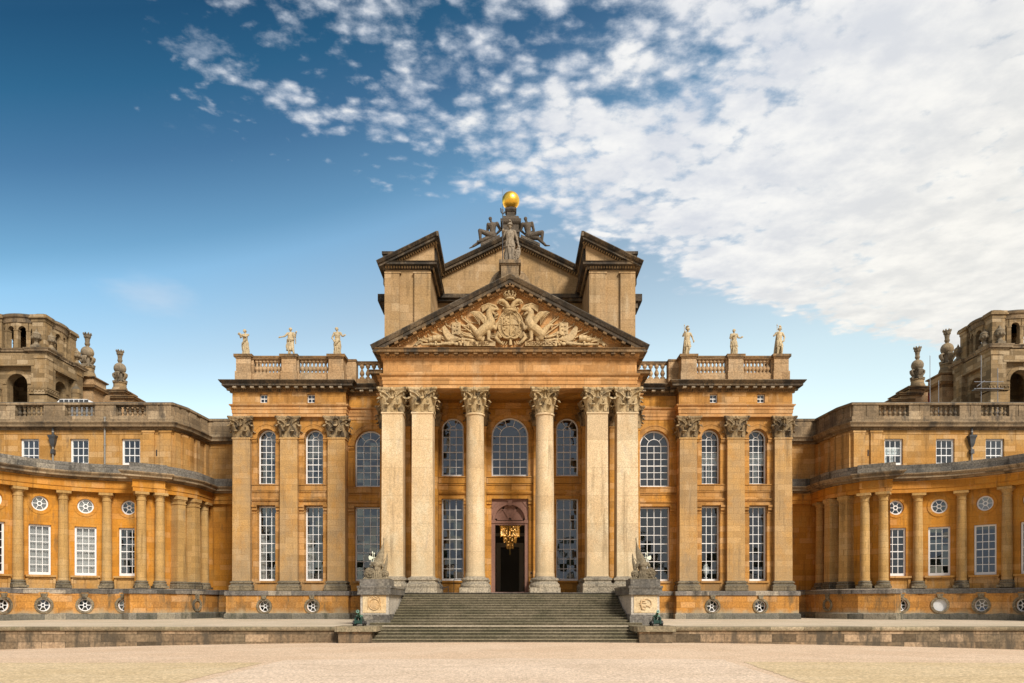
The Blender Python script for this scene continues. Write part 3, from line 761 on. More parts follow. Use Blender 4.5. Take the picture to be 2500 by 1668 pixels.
    for a, b in zip(px[:-1], px[1:]):
        for k in range(7):
            x = a+.78 + (b-a-1.56)*(k+.5)/7
            link('baluster', BALM, bl, (s*x+XO,60.72,20.28), sub=True)
    for k in range(8): link('baluster', BALM, bl, (s*(-12.13+.48*k)+XO,61.92,20.28), sub=True)
    w = mk(); w.box(-21.9,-13.1,60.3,76,19.3,19.55); w.box(-13.1,-9,61.4,76,19.0,19.52)
    w.build('roof', M['lead'], P)

b = MB(); b.lathe([(.20,0),(.20,.13),(.13,.16),(.10,.23),(.16,.34),(.20,.44),(.17,.55),(.09,.73),(.075,.82),(.12,.87),(.12,.91),(.18,.97),(.18,1.165)], n=12)
BALM = b.mesh('baluster', M['mbal'])
b = MB(); b.tbox(0,0,0,11.04,1.40,1.34); b.tbox(0,0,11.04,11.11,1.34,1.46); b.tbox(0,0,11.11,11.21,1.46,1.44); PILP = b.mesh('pilaster', M['pilas'])
BSP = base_mesh(True, .71, 1.80, .78, 'column_base', M['baldark'])
side(1); side(-1)

# ---- portico pediment
SL = math.atan2(24.3-19.5, 9.38)
rk = [(-9.38,19.5),(0,24.3),(9.38,19.5)]
c = MB(); c.sweep([(0,53.4),(0,51.33),(.06,51.31),(.12,51.35),(.28,51.45),(.30,51.52),(.50,51.53),(.50,53.4)], rk, mode='xz')
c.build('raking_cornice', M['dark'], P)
c = MB(); c.sweep([(.50,52.6),(.50,51.93),(.58,51.95),(.62,52.02),(.76,52.03),(.76,52.1),(.84,52.12),(.84,52.6)], [(-8.9,19.75),(0,24.3),(8.9,19.75)], mode='xz')
m = MB()
for sg in (-1, 1):
    L = math.hypot(9.38, 4.8); tx, tz = 9.38/L, 4.8/L
    q1, q2 = MB(sg), MB(sg)
    for k in range(14):
        u = .95 + k*.70
        if u > L-.35: break
        q1.gbox((-9.38+tx*u+tz*.58, 51.74, 19.5+tz*u-tx*.58), ((tx,0,tz),(0,1,0),(tz,0,-tx)), (.14,.19,.075))
    for k in range(58):
        u = 1.3 + k*.165
        if u > L-.5: break
        q2.gbox((-9.38+tx*u+tz*.70, 51.99, 19.5+tz*u-tx*.70), ((tx,0,tz),(0,1,0),(tz,0,-tx)), (.05,.045,.06))
    m.add(q1.v, q1.f); c.add(q2.v, q2.f)
m.gbox((0,51.74,24.3-.66),((1,0,0),(0,1,0),(0,0,1)),(.14,.19,.08))
multi('raking_bed_moulding', [(c, M['ent']), (m, M['bed'])], P)
t = MB(); t.prism([(-8.7,19.3),(8.7,19.3),(0,23.75)], 52.15, 52.6); t.build('tympanum', M['ent'], P)
t = MB(); t.prism([(-9.3,19.42),(9.3,19.42),(0,24.18)], 53.3, 58.2); t.build('portico_roof', M['lead'], P)

# ---- attic behind: two corner blocks carrying the ends of a broken pediment, its middle set back
YA = 58.0
a = MB(); bd = MB(); dk = MB()
for s in (-1, 1):
    q = MB(s); 
    q.box(-9.43,-6.0,YA,66,18,27.4)
    q.box(-9.45,-8.33,YA-.24,YA+.1,18,27.05); q.box(-7.2,-5.98,YA-.24,YA+.1,18,27.05)
    q.box(-9.45,-8.2,YA-.28,YA+.1,27.05,27.15); q.box(-7.3,-5.95,YA-.28,YA+.1,27.05,27.15)
    q.prism([(-9.5,27.4),(-5.75,27.4),(-5.75,29.3)], YA, YA+.5)
    q.box(-6.25,-5.98,YA+.4,64,27.4,29.45)
    a.add(q.v, q.f)
    q = MB(s)
    cp = [(-9.45,66),(-9.45,YA),(-5.98,YA),(-5.98,63.6)]
    q.sweep([(-.3,27.4),(.14,27.4),(.18,27.62),(.50,27.64),(.50,27.78),(.58,27.86),(-.3,27.9)], cp)
    ap = [(-10.0,27.78),(-5.5,29.98)]
    q.sweep([(0,YA+1.4),(0,YA-.80),(.06,YA-.80),(.22,YA-.66),(.24,YA-.55),(.40,YA-.55),(.40,YA+1.4)], ap, mode='xz')
    q.slab([(-5.5,YA-.8),(-5.34,YA-.8),(-5.34,63.8),(-5.5,63.8)], 29.62, 29.98)          # inner return of the raking cornice
    q.slab([(-6.1,YA-.2),(-5.5,YA-.55),(-5.5,63.8),(-6.1,63.8)], 29.46, 29.80)
    q.prism([(-9.9,27.75),(-6.0,27.75),(-5.5,29.85)], YA+.6, 64)
    q.box(-10.25,-8.9,62,64.5,28.0,30.6); q.box(-10.35,-8.8,61.9,64.6,30.4,30.62)
    q.box(-11.35,-9.4,65.8,69,28.15,28.75); q.box(-11.0,-9.4,66,69,27.6,28.15); q.box(-10.4,-9.4,66,76,19,27.6)
    dk.add(q.v, q.f)
    q = MB(s)
    blocks(q, cp[1:], .2, .11, .13, .24, 27.45, 27.6)
    L = math.hypot(4.5, 2.2); tx, tz = 4.5/L, 2.2/L
    for k in range(22):
        u = .9 + .19*k
        if u > L-.25: break
        x, z = -10+tx*u+tz*.47, 27.78+tz*u-tx*.47
        q.gbox((x, YA-.10, z), ((tx,0,tz),(0,1,0),(tz,0,-tx)), (.055,.1,.07))
    for k in range(26): q.box(-5.72,-5.56, YA+.1+k*.21, YA+.1+k*.21+.12, 29.30, 29.45)
    bd.add(q.v, q.f)
za, zb = 32.65, 29.98
a.prism([(-6.05,27.6),(6.05,27.6),(6.05,29.2),(0,32.0),(-6.05,29.2)], 63.75, 64.5)
a.box(-6.1,6.1,63.9,64.6,18,27.3)
dk.sweep([(0,66),(0,62.95),(.06,62.95),(.24,63.1),(.26,63.2),(.45,63.2),(.45,66)], [(-6.2,zb-.30),(0,za),(6.2,zb-.30)], mode='xz')
dk.box(-6.0,6.0,63.2,64,27.4,27.72); dk.box(-6.0,6.0,63.4,64,27.2,27.4)
dk.prism([(-6.2,29.4),(6.2,29.4),(0,32.5)], 64.6, 76)
L = math.hypot(6.2, 2.97); tx, tz = 6.2/L, 2.97/L
for s in (-1, 1):
    for k in range(31):
        u = .5 + .21*k
        if u > L-.12: break
        x, z = -6.2+tx*u+tz*.53, zb-.3+tz*u-tx*.53
        q = MB(s); q.gbox((x, 63.62, z), ((tx,0,tz),(0,1,0),(tz,0,-tx)), (.06,.13,.085)); bd.add(q.v, q.f)
a.add(bd.v, bd.f); a.build('attic_wall', M['attic'], P); dk.build('attic_cornice', M['dark'], P)
# half-round block behind the portico's apex, with the pedestal the armoured statue stands on
a = MB(); poly = [(-1.6,22.6)] + [(1.5*cos(t), 24.1+1.5*sin(t)) for t in linspace(PI, 0, 24)] + [(1.6,22.6)]
a.prism(poly, 53.5, 55.0)
a.build('apex_block', M['balus'], P)
a = MB(); a.box(-.60,.60,51.9,53.4,23.9,25.08); a.box(-.66,.66,51.84,53.5,25.08,25.16); a.box(-.74,.74,51.76,53.5,25.163,25.40)
a.build('statue_pedestal', M['balus'], P)
a = MB(); a.box(-9.4,9.4,66,80,18,27.5); a.build('hall_block', M['attic'], P)
# ------------------------------------------------------------------ the two wings: curved colonnades, taller block behind
CX, CY = -28.7, 50.6                        # centre of the left quadrant
def arc(r, deg): a = R(deg); return (CX - r*sin(a), CY + r*cos(a))
COLA = [90.4, 72.2, 53.9, 35.4, 17.1]       # engaged columns
def unit(a, b):
    L = math.hypot(b[0]-a[0], b[1]-a[1]); return ((b[0]-a[0])/L, (b[1]-a[1])/L)

cm = MB()
cm.lathe([(.38,0),(.38,.1),(.365,.16)] + [(.365-.045*u**1.7, .16+5.94*u) for u in linspace(0,1,10)] + [(.355,6.12),(.36,6.17),(.33,6.2),(.325,6.38),(.36,6.42),(.40,6.50),(.43,6.58)], n=28)
cm.tbox(0,0,6.58,6.76,.98,.98)
WCOL = cm.mesh('column', M['wingcol'])
WBASE = base_mesh(False, .385, 1.06, .56, 'column_base', M['baldark'])
pm = MB(); pm.tbox(0,0,0,6.2,.80,.74); pm.tbox(0,0,6.2,6.38,.74,.74); pm.tbox(0,0,6.38,6.5,.80,.86); pm.tbox(0,0,6.5,6.76,.95,.95); pm.tbox(0,0,6.12,6.19,.84,.84)
WPIER = pm.mesh('pilaster', M['wingcol'])
WPBASE = base_mesh(True, .40, 1.08, .56, 'column_base', M['baldark'])
b = MB(); b.lathe([(.15,0),(.15,.07),(.09,.09),(.07,.13),(.135,.22),(.15,.30),(.10,.40),(.065,.44),(.12,.48),(.065,.52),(.135,.66),(.09,.76),(.15,.80),(.15,.87)], n=10)
WBAL = b.mesh('baluster', M['balus'])
g = MB(); g.ell((0,0,0),(.38,.02,.38),16,8); WBLANK = g

WE = [(-.3,10.72),(0,10.72),(0,11.02),(.05,11.03),(.05,11.08),(.02,11.1),(.02,11.62),(-.3,11.62)]
WC1 = [(-.3,11.62),(.10,11.64),(.16,11.74),(.50,11.78),(.50,11.92),(.56,11.98),(.64,12.08),(.64,12.16),(-.3,12.30)]
WC2 = [(-.45,12.2),(.16,12.2),(.16,12.86),(-.45,12.92)]

def wing(s):
    left = s > 0
    W = thing('colonnade_wing', 'left curved orange colonnade wing with pale net curtains in its windows' if left else 'right curved orange colonnade wing with one blanked white round light', 'wing',
              (s*-33+XO, 61, .9))
    mk = lambda: MB(s, XO)
    rw, rp = 9.5, 8.42
    # --- lower storey: flat bays between the columns
    ends = COLA + [-1.5]
    wl, pl, sil, foot, sur = mk(), mk(), mk(), mk(), mk()
    bays = list(zip(ends[:-1], ends[1:]))
    for i, (a0, a1) in enumerate(bays):
        A, B = arc(rw, a0), arc(rw, a1); L = math.hypot(B[0]-A[0], B[1]-A[1])
        t = unit(A, B); n = (t[1], -t[0]); am = (a0+a1)/2
        c = L/2; mid = ((A[0]+B[0])/2, (A[1]+B[1])/2)
        wl.wall(A, B, 3.0, 10.8, [('r',c-.74,c+.74,4.32,8.08),('c',c,9.66,.56)], .3)
        rz = math.atan2(t[1], t[0])
        pos = (mid[0]-n[0]*.17, mid[1]-n[1]*.17)
        lit = left and i in (1,2,3) and i != 3
        lab = None
        window(W, s, pos[0], pos[1], 4.33, rz, 'rect', 1.48, 3.74, 3, 6, fw=.13, mw=.046, cur='net' if (left and i in (2,3)) else ('drape' if i == 4 else None))
        window(W, s, mid[0]-n[0]*.12, mid[1]-n[1]*.12, 9.66, rz, 'circ', 1.10, 1.10, 6, 1, fw=.09, mw=.046, cur='pale' if i == 2 or (left and i == 3) else None)
        sil.obox((mid[0]+n[0]*.12, mid[1]+n[1]*.12), t, n, 1.0, .26, 4.16, 4.30); sil.obox((mid[0]+n[0]*.05, mid[1]+n[1]*.05), t, n, .92, .2, 4.04, 4.158)
        sil.obox((mid[0]+n[0]*.03, mid[1]+n[1]*.03), t, n, .80, .12, 3.3, 4.04)
        for q in (-.9,.9): sil.obox((mid[0]+n[0]*.06+t[0]*q, mid[1]+n[1]*.06+t[1]*q), t, n, .09, .17, 3.3, 4.04)
        sil.build('window_sill', M['wingup'], W); sil = mk()
        # ring round the upper light
        ring = MB(); arcband(ring, 0, 9.66, .57, .80, -.045, .1, 0, 2*PI, 32); arcband(ring, 0, 9.66, .803, .84, -.02, .1, 0, 2*PI, 32)
        wl.add([(mid[0]+t[0]*x-n[0]*y, mid[1]+t[1]*x-n[1]*y, z) for x, y, z in ring.v], ring.f)
        # plinth
        A, B = arc(rp, a0), arc(rp, a1); L = math.hypot(B[0]-A[0], B[1]-A[1]); mid = ((A[0]+B[0])/2, (A[1]+B[1])/2)
        pl.wall(A, B, .85, 3.0, [('c',L/2,2.05,.47)], .4)
        ring = MB(); arcband(ring, 0, 2.05, .46, .63, -.06, .1, 0, 2*PI, 28); ring.prism([(-.13,2.6),(.13,2.6),(.24,2.92),(-.24,2.92)], -.12, .1)
        q = mk(); q.add([(mid[0]+t[0]*x-n[0]*y, mid[1]+t[1]*x-n[1]*y, z) for x, y, z in ring.v], ring.f); q.build('oculus_surround', M['baldark'], W)
        pos = (mid[0]-n[0]*.22, mid[1]-n[1]*.22)
        if not left and i == 3:
            bb = MB(); arcband(bb, 0, 0, .02, .47, 0, .1, 0, 2*PI, 28)
            o = link('blanked_light', bb.mesh('blanked_light', M['white']), W, (s*(mid[0]-n[0]*.12)+XO, mid[1]-n[1]*.12, 2.05), s*rz); o['label'] = 'round cellar light blanked with a white panel'
        else: window(W, s, pos[0], pos[1], 2.05, rz, 'circ', .92, .92, 6, 1, fw=.07, mw=.05)
    for a in COLA:
        p = arc(9.2, a)
        c = link('column', WCOL, W, (s*p[0]+XO, p[1], 3.32+.6), s*R(a)); link('column_base', WBASE, c, (0,0,-.56), sub=True)
    # --- convex end of the colonnade, and the recess beside the pavilion
    cols = [(-28.40,58.70),(-27.33,59.45),(-26.05,64.9)]
    piers = [(-26.62,61.15),(-26.10,62.75)]
    rot = [R(33), R(40), R(90)]
    for p, r in zip(cols, rot):
        c = link('column', WCOL, W, (s*p[0]+XO, p[1], 3.92), s*r); link('column_base', WBASE, c, (0,0,-.56), sub=True)
    for p, r in zip(piers, (R(62), R(80))):
        c = link('pilaster', WPIER, W, (s*p[0]+XO, p[1], 3.92), s*r); link('column_base', WPBASE, c, (0,0,-.56), sub=True)
    ep = [(-29.1,60.3),(-28.95,58.75),(-28.75,59.05),(-27.6,59.85),(-27.0,61.35),(-26.45,62.9),(-26.35,66.2),(-21.5,66.2)]
    for A, B in zip(ep[:-1], ep[1:]): wl.wall(A, B, 3.0, 10.8, [], .3)
    wl.build('colonnade_wall', M['wing'], W)
    E = [(-29.0,60.4),(-28.78,58.12),(-26.92,59.42),(-27.08,59.75),(-26.32,60.95),(-25.72,62.6),(-25.68,65.9),(-21.5,65.9)]
    Ea = [arc(9.2-.33, a) for a in linspace(92, -1.2, 26)]
    Ee = Ea[:-1] + E[1:] if False else None
    e = mk(); e.sweep(WE, Ea); e.sweep(WE, E); e.build('colonnade_entablature', M['wing'], W)
    e = mk(); e.sweep(WC1, Ea); e.sweep([(o*.999, z+.003) for o, z in WC1], E); e.build('colonnade_cornice', M['bed'] if False else M['balus'], W)
    e = mk(); e.sweep(WC2, Ea); e.sweep([(o, z+.004) for o, z in WC2], E); e.build('blocking_course', M['greyst'], W)
    e = mk(); e.slab([arc(9.0,a) for a in linspace(92,-1.5,14)] + [(-26.5,60.5),(-26.3,66),(-26.3,70),(-60,70),(-60,50.6)], 11.9, 12.2); e.build('colonnade_roof', M['lead'], W)
    # plinth of the convex end
    p2 = [(-29.6,60.2),(-29.42,58.1),(-28.72,57.55),(-26.55,58.9),(-25.6,60.5),(-25.0,62.4),(-24.95,65.2),(-21.9,65.2)]
    for A, B in zip(p2[:-1], p2[1:]):
        pl.wall(A, B, .85, 3.0, [], .3)
    Pa = [arc(rp, a) for a in linspace(92,-3,26)]
    LED = [(-1.2,2.92),(.10,2.92),(.10,3.24),(.05,3.29),(-1.2,3.34)]
    pl.build('plinth', M['plinth'], W)
    e = mk(); e.sweep(LED, Pa); e.sweep([(o,z+.004) for o,z in LED], p2); e.build('plinth_ledge', M['ledge'], W)
    FT = [(-.3,.8),(.14,.8),(.14,1.36),(.03,1.46),(-.3,1.46)]
    e = mk(); e.sweep(FT, Pa); e.sweep([(o+.002,z+.003) for o,z in FT], p2); e.build('plinth_foot', M['foot'], W)
    ring = MB(); arcband(ring, 0, 2.05, .34, .52, -.1, .1, 0, 2*PI, 24); ring.prism([(-.13,2.5),(.13,2.5),(.22,2.92),(-.22,2.92)], -.14, .1)
    t = unit(p2[4], p2[5]); n = (t[1],-t[0]); mid = ((p2[4][0]+p2[5][0])/2, (p2[4][1]+p2[5][1])/2)
    sur.add([(mid[0]+t[0]*x-n[0]*y, mid[1]+t[1]*x-n[1]*y, z) for x, y, z in ring.v], ring.f)
    sur.build('oculus_surround', M['baldark'], W)
    # --- taller block behind, with a straight front and a turned end
    u = mk()
    YU = 61.0
    wx = [-46.4,-42.35,-38.4,-34.45,-30.35]
    A = (-62.0,YU)
    u.wall(A, (-27.05,YU), 11.5, 16.6, [('r',x-.74+62,x+.74+62,13.2,15.28) for x in wx], .32)
    Up = [(-62.0,YU),(-27.05,YU),(-26.55,62.6),(-26.3,66.4),(-21.5,66.4)]
    for A, B in zip(Up[1:-1], Up[2:]): u.wall(A, B, 10.5, 16.6, [], .3)
    u.build('upper_wall', M['wingup'], W)
    for k, x in enumerate(wx): window(W, s, x, YU+.18, 13.2, 0, 'rect', 1.48, 2.08, 3, 3, fw=.13, mw=.046, cur='blind' if (not left and k == 4) else None)
    u = mk()
    for a, b in ((-29.36,-28.45),(-28.0,-27.1)): u.box(a, b, YU-.14, YU+.1, 12, 15.75)
    for a, b in ((-29.42,-28.39),(-28.06,-27.04)): u.box(a, b, YU-.18, YU+.1, 15.75, 15.9)
    t = unit(Up[1], Up[2]); n = (t[1],-t[0])
    for q in (.45, 1.35): u.obox((Up[1][0]+t[0]*q+n[0]*.05, Up[1][1]+t[1]*q+n[1]*.05), t, n, .30, .12, 12, 15.8)
    t = unit(Up[2], Up[3]); n = (t[1],-t[0])
    for q in (.5, 1.6, 3.3): u.obox((Up[2][0]+t[0]*q+n[0]*.05, Up[2][1]+t[1]*q+n[1]*.05), t, n, .30, .12, 12, 15.8)
    u.build('upper_pilasters', M['wingup'], W)
    u = mk(); u.sweep([(-.2,15.62),(.03,15.62),(.03,15.68),(-.2,15.68)], Up); u.build('upper_band', M['wingup'], W)
    u = mk(); u.box(-28.35,-28.25,YU-.02,YU+.1,13.9,14.4); u.build('slit_light', M['room'], W)
    u = mk(); u.sweep([(-.3,15.95),(.06,15.95),(.10,16.05),(.14,16.12),(.46,16.16),(.46,16.28),(.52,16.36),(.60,16.46),(.60,16.52),(-.3,16.62)], Up)
    blocks(u, Up, .2, .1, .06, .14, 15.98, 16.1); u.build('upper_cornice', M['balus'], W)
    # parapet: solid panels alternating with balusters
    u = mk()
    u.sweep([(-.55,16.55),(.10,16.55),(.10,16.72),(.05,17.06),(-.55,17.06)], Up)
    u.sweep([(-.62,17.95),(.12,17.95),(.14,18.0),(.14,18.10),(.08,18.17),(-.62,18.19)], Up)
    wins = [(-47.1,-44.65),(-43.35,-40.9),(-39.50,-37.25),(-35.55,-33.20),(-31.52,-29.12)]
    edges = [-62.0] + [q for ab in wins for q in ab] + [-27.1]
    solid = list(zip(edges[0::2], edges[1::2]))
    for a, b in solid:
        u.box(a, b, YU-.02, YU+.5, 17.06, 17.95)
        if 1 < b-a < 6:
            m = (a+b)/2; u.box(a+.0, m-.05, YU-.06, YU, 17.062, 17.948); u.box(m+.05, b, YU-.06, YU, 17.062, 17.948)
        elif b > -28:
            for c0, c1 in ((a,a+.85),(a+.95,b-.05)): u.box(c0, c1, YU-.06, YU, 17.062, 17.948)
    for A, B in zip(Up[1:-1], Up[2:]):
        t = unit(A, B); n = (t[1],-t[0]); L = math.hypot(B[0]-A[0], B[1]-A[1])
        u.obox(((A[0]+B[0])/2-n[0]*.2, (A[1]+B[1])/2-n[1]*.2), t, n, L/2, .2, 17.06, 17.95)
        for q in (.25,.75): u.obox((A[0]+t[0]*L*q, A[1]+t[1]*L*q), t, n, L*.16, .06, 17.062, 17.948)
    par = u.build('parapet', M['balus'], W)
    for a, b in wins:
        for k in range(6): link('baluster', WBAL, par, (s*(a+(b-a)*(k+.5)/6)+XO, YU+.24, 17.08), sub=True)
    u = mk(); u.box(-62,-26.9,YU+.6,78,15.5,16.6); u.box(-26.9,-21.9,66.6,78,10,16.6); u.build('roof', M['lead'], W)
    # body of the wing behind the colonnade
    u = mk(); u.slab([arc(11.7,a) for a in linspace(92,8,16)] + [(-29.0,64.0),(-62,64.0),(-62,50.25)], .85, 11.95)
    u.wall(arc(8.4,92), arc(11.8,92), .85, 3.2, [], .2); u.wall(arc(9.3,92), arc(11.8,92), 3.2, 12.2, [], .2)
    u.build('wing_body', M['wingup'], W)
    # rainwater pipes
    def pipe(x, y, z0, z1, mat, hopper=None, r=.07):
        q = mk(); q.lathe([(r,z0),(r,z1)], x, y, 10)
        for z in (z0+.1, (z0+z1)/2, z1-.1): q.lathe([(r*1.4,z-.05),(r*1.4,z+.05)], x, y, 10)
        o = q.build('downpipe', mat, W)
        if hopper:
            q = mk(); z = hopper
            for (a, za), (c, zb) in zip(((.18,z),(.34,z+.25),(.46,z+.62),(.60,z+.80),(.62,z+.90)), ((.34,z+.25),(.46,z+.62),(.60,z+.80),(.62,z+.90),(.30,z+.95))): q.tbox(x, y, za, zb, a, c, a*.8, c*.8)
            q.tbox(x, y, z-.55, z-.2, .28, .26); q.lathe([(.09,z+.95),(.09,z+1.5)], x, y, 10)
            link('rainwater_head', q.mesh('rainwater_head', M['iron']), o, sub=True)
    pipe(-36.45, YU-.16, 12.6, 15.9, M['pipe'], hopper=14.6)
    if left: pipe(-32.35, YU-.14, 12.5, 17.0, M['pipe'])
    pipe(-23.35, 64.9 if False else 65.05, 1.3, 3.1, M['iron'], r=.10)
    return W
wing(1); wing(-1)
# ------------------------------------------------------------------ belvedere towers behind the wings, and roof ornaments
def tower(s, xo):
    left = s > 0; up = 0 if left else .4
    cx, x0, x1, y0, y1 = -51.95, -55.35, -48.55, 80.0, 86.8
    T = thing('belvedere_tower', 'square stone belvedere tower with arcaded top at the left edge' if left else 'square stone belvedere tower with arcaded top at the right edge, scaffold beside it', 'tower', (s*cx+xo, 83.7, 0))
    mk = lambda: MB(s, xo)
    w = mk(); cy = (y0+y1)/2; hw = (x1-x0)/2
    for k in range(4):                                                   # four fronts, each an arch between corner piers
        o = (round(sin(k*PI/2)), round(-cos(k*PI/2))); t = (-o[1], o[0])
        c = (cx+o[0]*(hw-.55), cy+o[1]*(hw-.55))
        A = (c[0]-t[0]*hw*.98, c[1]-t[1]*hw*.98); B = (c[0]+t[0]*hw*.98, c[1]+t[1]*hw*.98); L = 2*hw*.98
        w.wall(A, B, 16, 28.3, [('a',L/2-1.08,L/2+1.08,18,25.2)] if k in (0,1) else [], 1.0)
        arc_ = MB(); arcband(arc_, 0, 25.2, 1.1, 1.5, -.08, .1, 0, PI, 20)
        w.add([(c[0]+t[0]*x-o[0]*y, c[1]+t[1]*x-o[1]*y, z) for x, y, z in arc_.v], arc_.f)
        w.obox((c[0]+o[0]*.3, c[1]+o[1]*.3), t, o, 2.15, .3, 27.0, 28.3)       # lintel panel over the arch
        for q in (-1, 1): w.obox((c[0]+t[0]*q*1.85+o[0]*.1, c[1]+t[1]*q*1.85+o[1]*.1), t, o, .32, .14, 18, 24.2)
    for a in (-1,1):
        for b in (-1,1):
            px, py = cx+a*(hw-.8), cy+b*(hw-.8)
            w.box(px-.8, px+.8, py-.8, py+.8, 16, 28.3); w.box(px-.92, px+.92, py-.92, py+.92, 16, 23.85)
            w.box(px-.98, px+.98, py-.98, py+.98, 24.0, 24.75)
            w.box(px-.87, px+.87, py-.87, py+.87, 27.75, 28.3)
    g = mk()                                                             # running scroll on the pier blocks
    for a in (-1,1):
        px, py = cx+a*(hw-.8), cy-(hw-.8)
        g.box(px-1.04, px+1.04, py-1.04, py+1.04, 24.0, 24.1); g.box(px-1.04, px+1.04, py-1.04, py+1.04, 24.62, 24.75)
        for k in range(5):
            r = MB(); arcband(r, px-.78+.39*k, 24.36, .09, .19, py-1.06, py-.9, R(-60), R(230), 10); g.add(r.v, r.f)
            r = MB(); arcband(r, py-.78+.39*k, 24.36, .09, .19, 0, .12, R(-60), R(230), 10)
            g.add([((px+.95+y) if a > 0 else (px-.95-y), x, z) for x, y, z in r.v], r.f)
    w.add([((q[0]-w.xo)*w.s, q[1], q[2]) for q in g.v], g.f); w.build('tower_wall', M['tower'], T)
    c = mk()
    ring = [(x0,y1),(x0,y0),(x1,y0),(x1,y1)]
    rp = []
    d = 1.75; q = .28                                                     # cornice breaks forward over the corner piers
    rp = [(x0,y0),(x0+d,y0),(x0+d,y0+q),(x1-d,y0+q),(x1-d,y0),(x1,y0),(x1,y0+d),(x1-q,y0+d),(x1-q,y1-d),(x1,y1-d),(x1,y1),(x1-d,y1),(x1-d,y1-q),(x0+d,y1-q),(x0+d,y1),(x0,y1),(x0,y1-d),(x0+q,y1-d),(x0+q,y0+d),(x0,y0+d)]
    c.sweep([(-.6,28.2),(.02,28.2),(.08,28.35),(.14,28.42),(.34,28.46),(.34,28.58),(.42,28.66),(.46,28.78),(-.6,28.85)], rp, loop=True)
    c.box(x0+.4, x1-.4, y0+.4, y1-.4, 28.3, 28.7)
    c.build('tower_cornice', M['dark'] if False else M['balus'], T)
    # arcaded drum between four diagonal buttresses
    u = mk(); n = 16; rr = 2.85
    prof_top = [(-.0,31.35),(0,31.9)]
    for k in range(n):
        a = 2*PI*k/n; ux, uy = cos(a), sin(a)
        u.obox((cx+rr*ux, cy+rr*uy), (-uy,ux), (ux,uy), .20, .25, 28.6, 30.9)
        u.obox((cx+rr*ux, cy+rr*uy), (-uy,ux), (ux,uy), .28, .33, 28.6, 29.0); u.obox((cx+rr*ux, cy+rr*uy), (-uy,ux), (ux,uy), .24, .29, 30.78, 30.9)
        am = a+PI/n; mx, my = cos(am), sin(am)                             # arch between neighbouring piers
        half = rr*sin(PI/n)*1.02; ar = half-.19
        pl = [(-half,30.9)] + [(-ar*cos(v)*1.0, 30.9+ar*sin(v)) for v in linspace(0,PI,10)] + [(half,30.9),(half,31.7),(-half,31.7)]
        pr = MB(); pr.prism(pl, -.24, .24); rm = rr*cos(PI/n)
        u.add([(cx+mx*(rm-y)-my*x, cy+my*(rm-y)+mx*x, z) for x, y, z in pr.v], pr.f)
    u.build('arcade', M['tower'], T)
    c = mk()
    for z0, z1, r0, r1 in ((31.65,31.85,rr+.30,rr+.34),(31.85,32.15,rr+.34,rr+.40),(32.15,32.35,rr+.52,rr+.60),(32.35,32.5,rr+.60,rr+.45)):
        c.lathe([(rr-.4,z0),(r0,z0),(r1,z1),(rr-.4,z1),(rr-.4,z0)], cx, cy, 40)
    c.build('drum_cornice', M['balus'], T)
    for k in range(4):
        a = PI/4+k*PI/2
        px, py = cx+cos(a)*3.2, cy+sin(a)*3.2
        bt = mk()
        bt.box(px-.68,px+.68,py-.62,py+.62,28.6,31.75); bt.box(px-.74,px+.74,py-.68,py+.68,28.6,28.9); bt.box(px-.74,px+.74,py-.68,py+.68,31.75,32.1)
        bt.box(px-.92,px+.92,py-.84,py+.84,32.1,32.35); bt.box(px-.86,px+.86,py-.78,py+.78,32.353,32.5); bt.tbox(px,py,32.5,32.72,1.5,.7,1.3,.6)
        bt.build('buttress', M['tower'], T)
    T.location.z += up
    return T
tower(1, .19); tower(-1, 1.65)

# flaming urns on the tower cornices
um = MB()
um.box(-.42,.42,-.42,.42,0,.22)
um.lathe([(.40,.22),(.40,.32),(.26,.42),(.20,.55),(.20,.66),(.30,.72),(.22,.78),(.36,.88),(.50,1.02),(.52,1.14),(.46,1.18),(.48,1.24),(.42,1.30),(.46,1.42),(.36,1.56),(.22,1.68),(.12,1.74),(.13,1.80),(.10,1.86),(.05,1.95),(.02,2.05)], n=16)
for k in range(10):
    a = 2*PI*k/10; um.ell((.46*cos(a), .46*sin(a), 1.02), (.10,.10,.13), 6, 5)
UM = um.mesh('stone_urn', M['finial'])
def urn(x, y, z, lab):
    z += .4 if x > 0 else 0
    o = link('stone_urn', UM, None, (x,y,z)); tag(o, lab, 'urn', 'stone urns on the tower cornices')
for s, xo in ((1,.19),(-1,1.5)):
    sd = 'left' if s > 0 else 'right'
    urn(s*-49.85+xo, 80.4, 28.95, f'urn on the {sd} tower cornice before the corner buttress, outer of the close pair')
    urn(s*-48.9+xo, 81.4, 28.95, f'urn on the {sd} tower cornice corner, of the close pair nearer the tall finials')
    urn(s*-49.0+xo, 86.4, 28.95, f'single stone urn at the back corner of {sd} tower cornice')

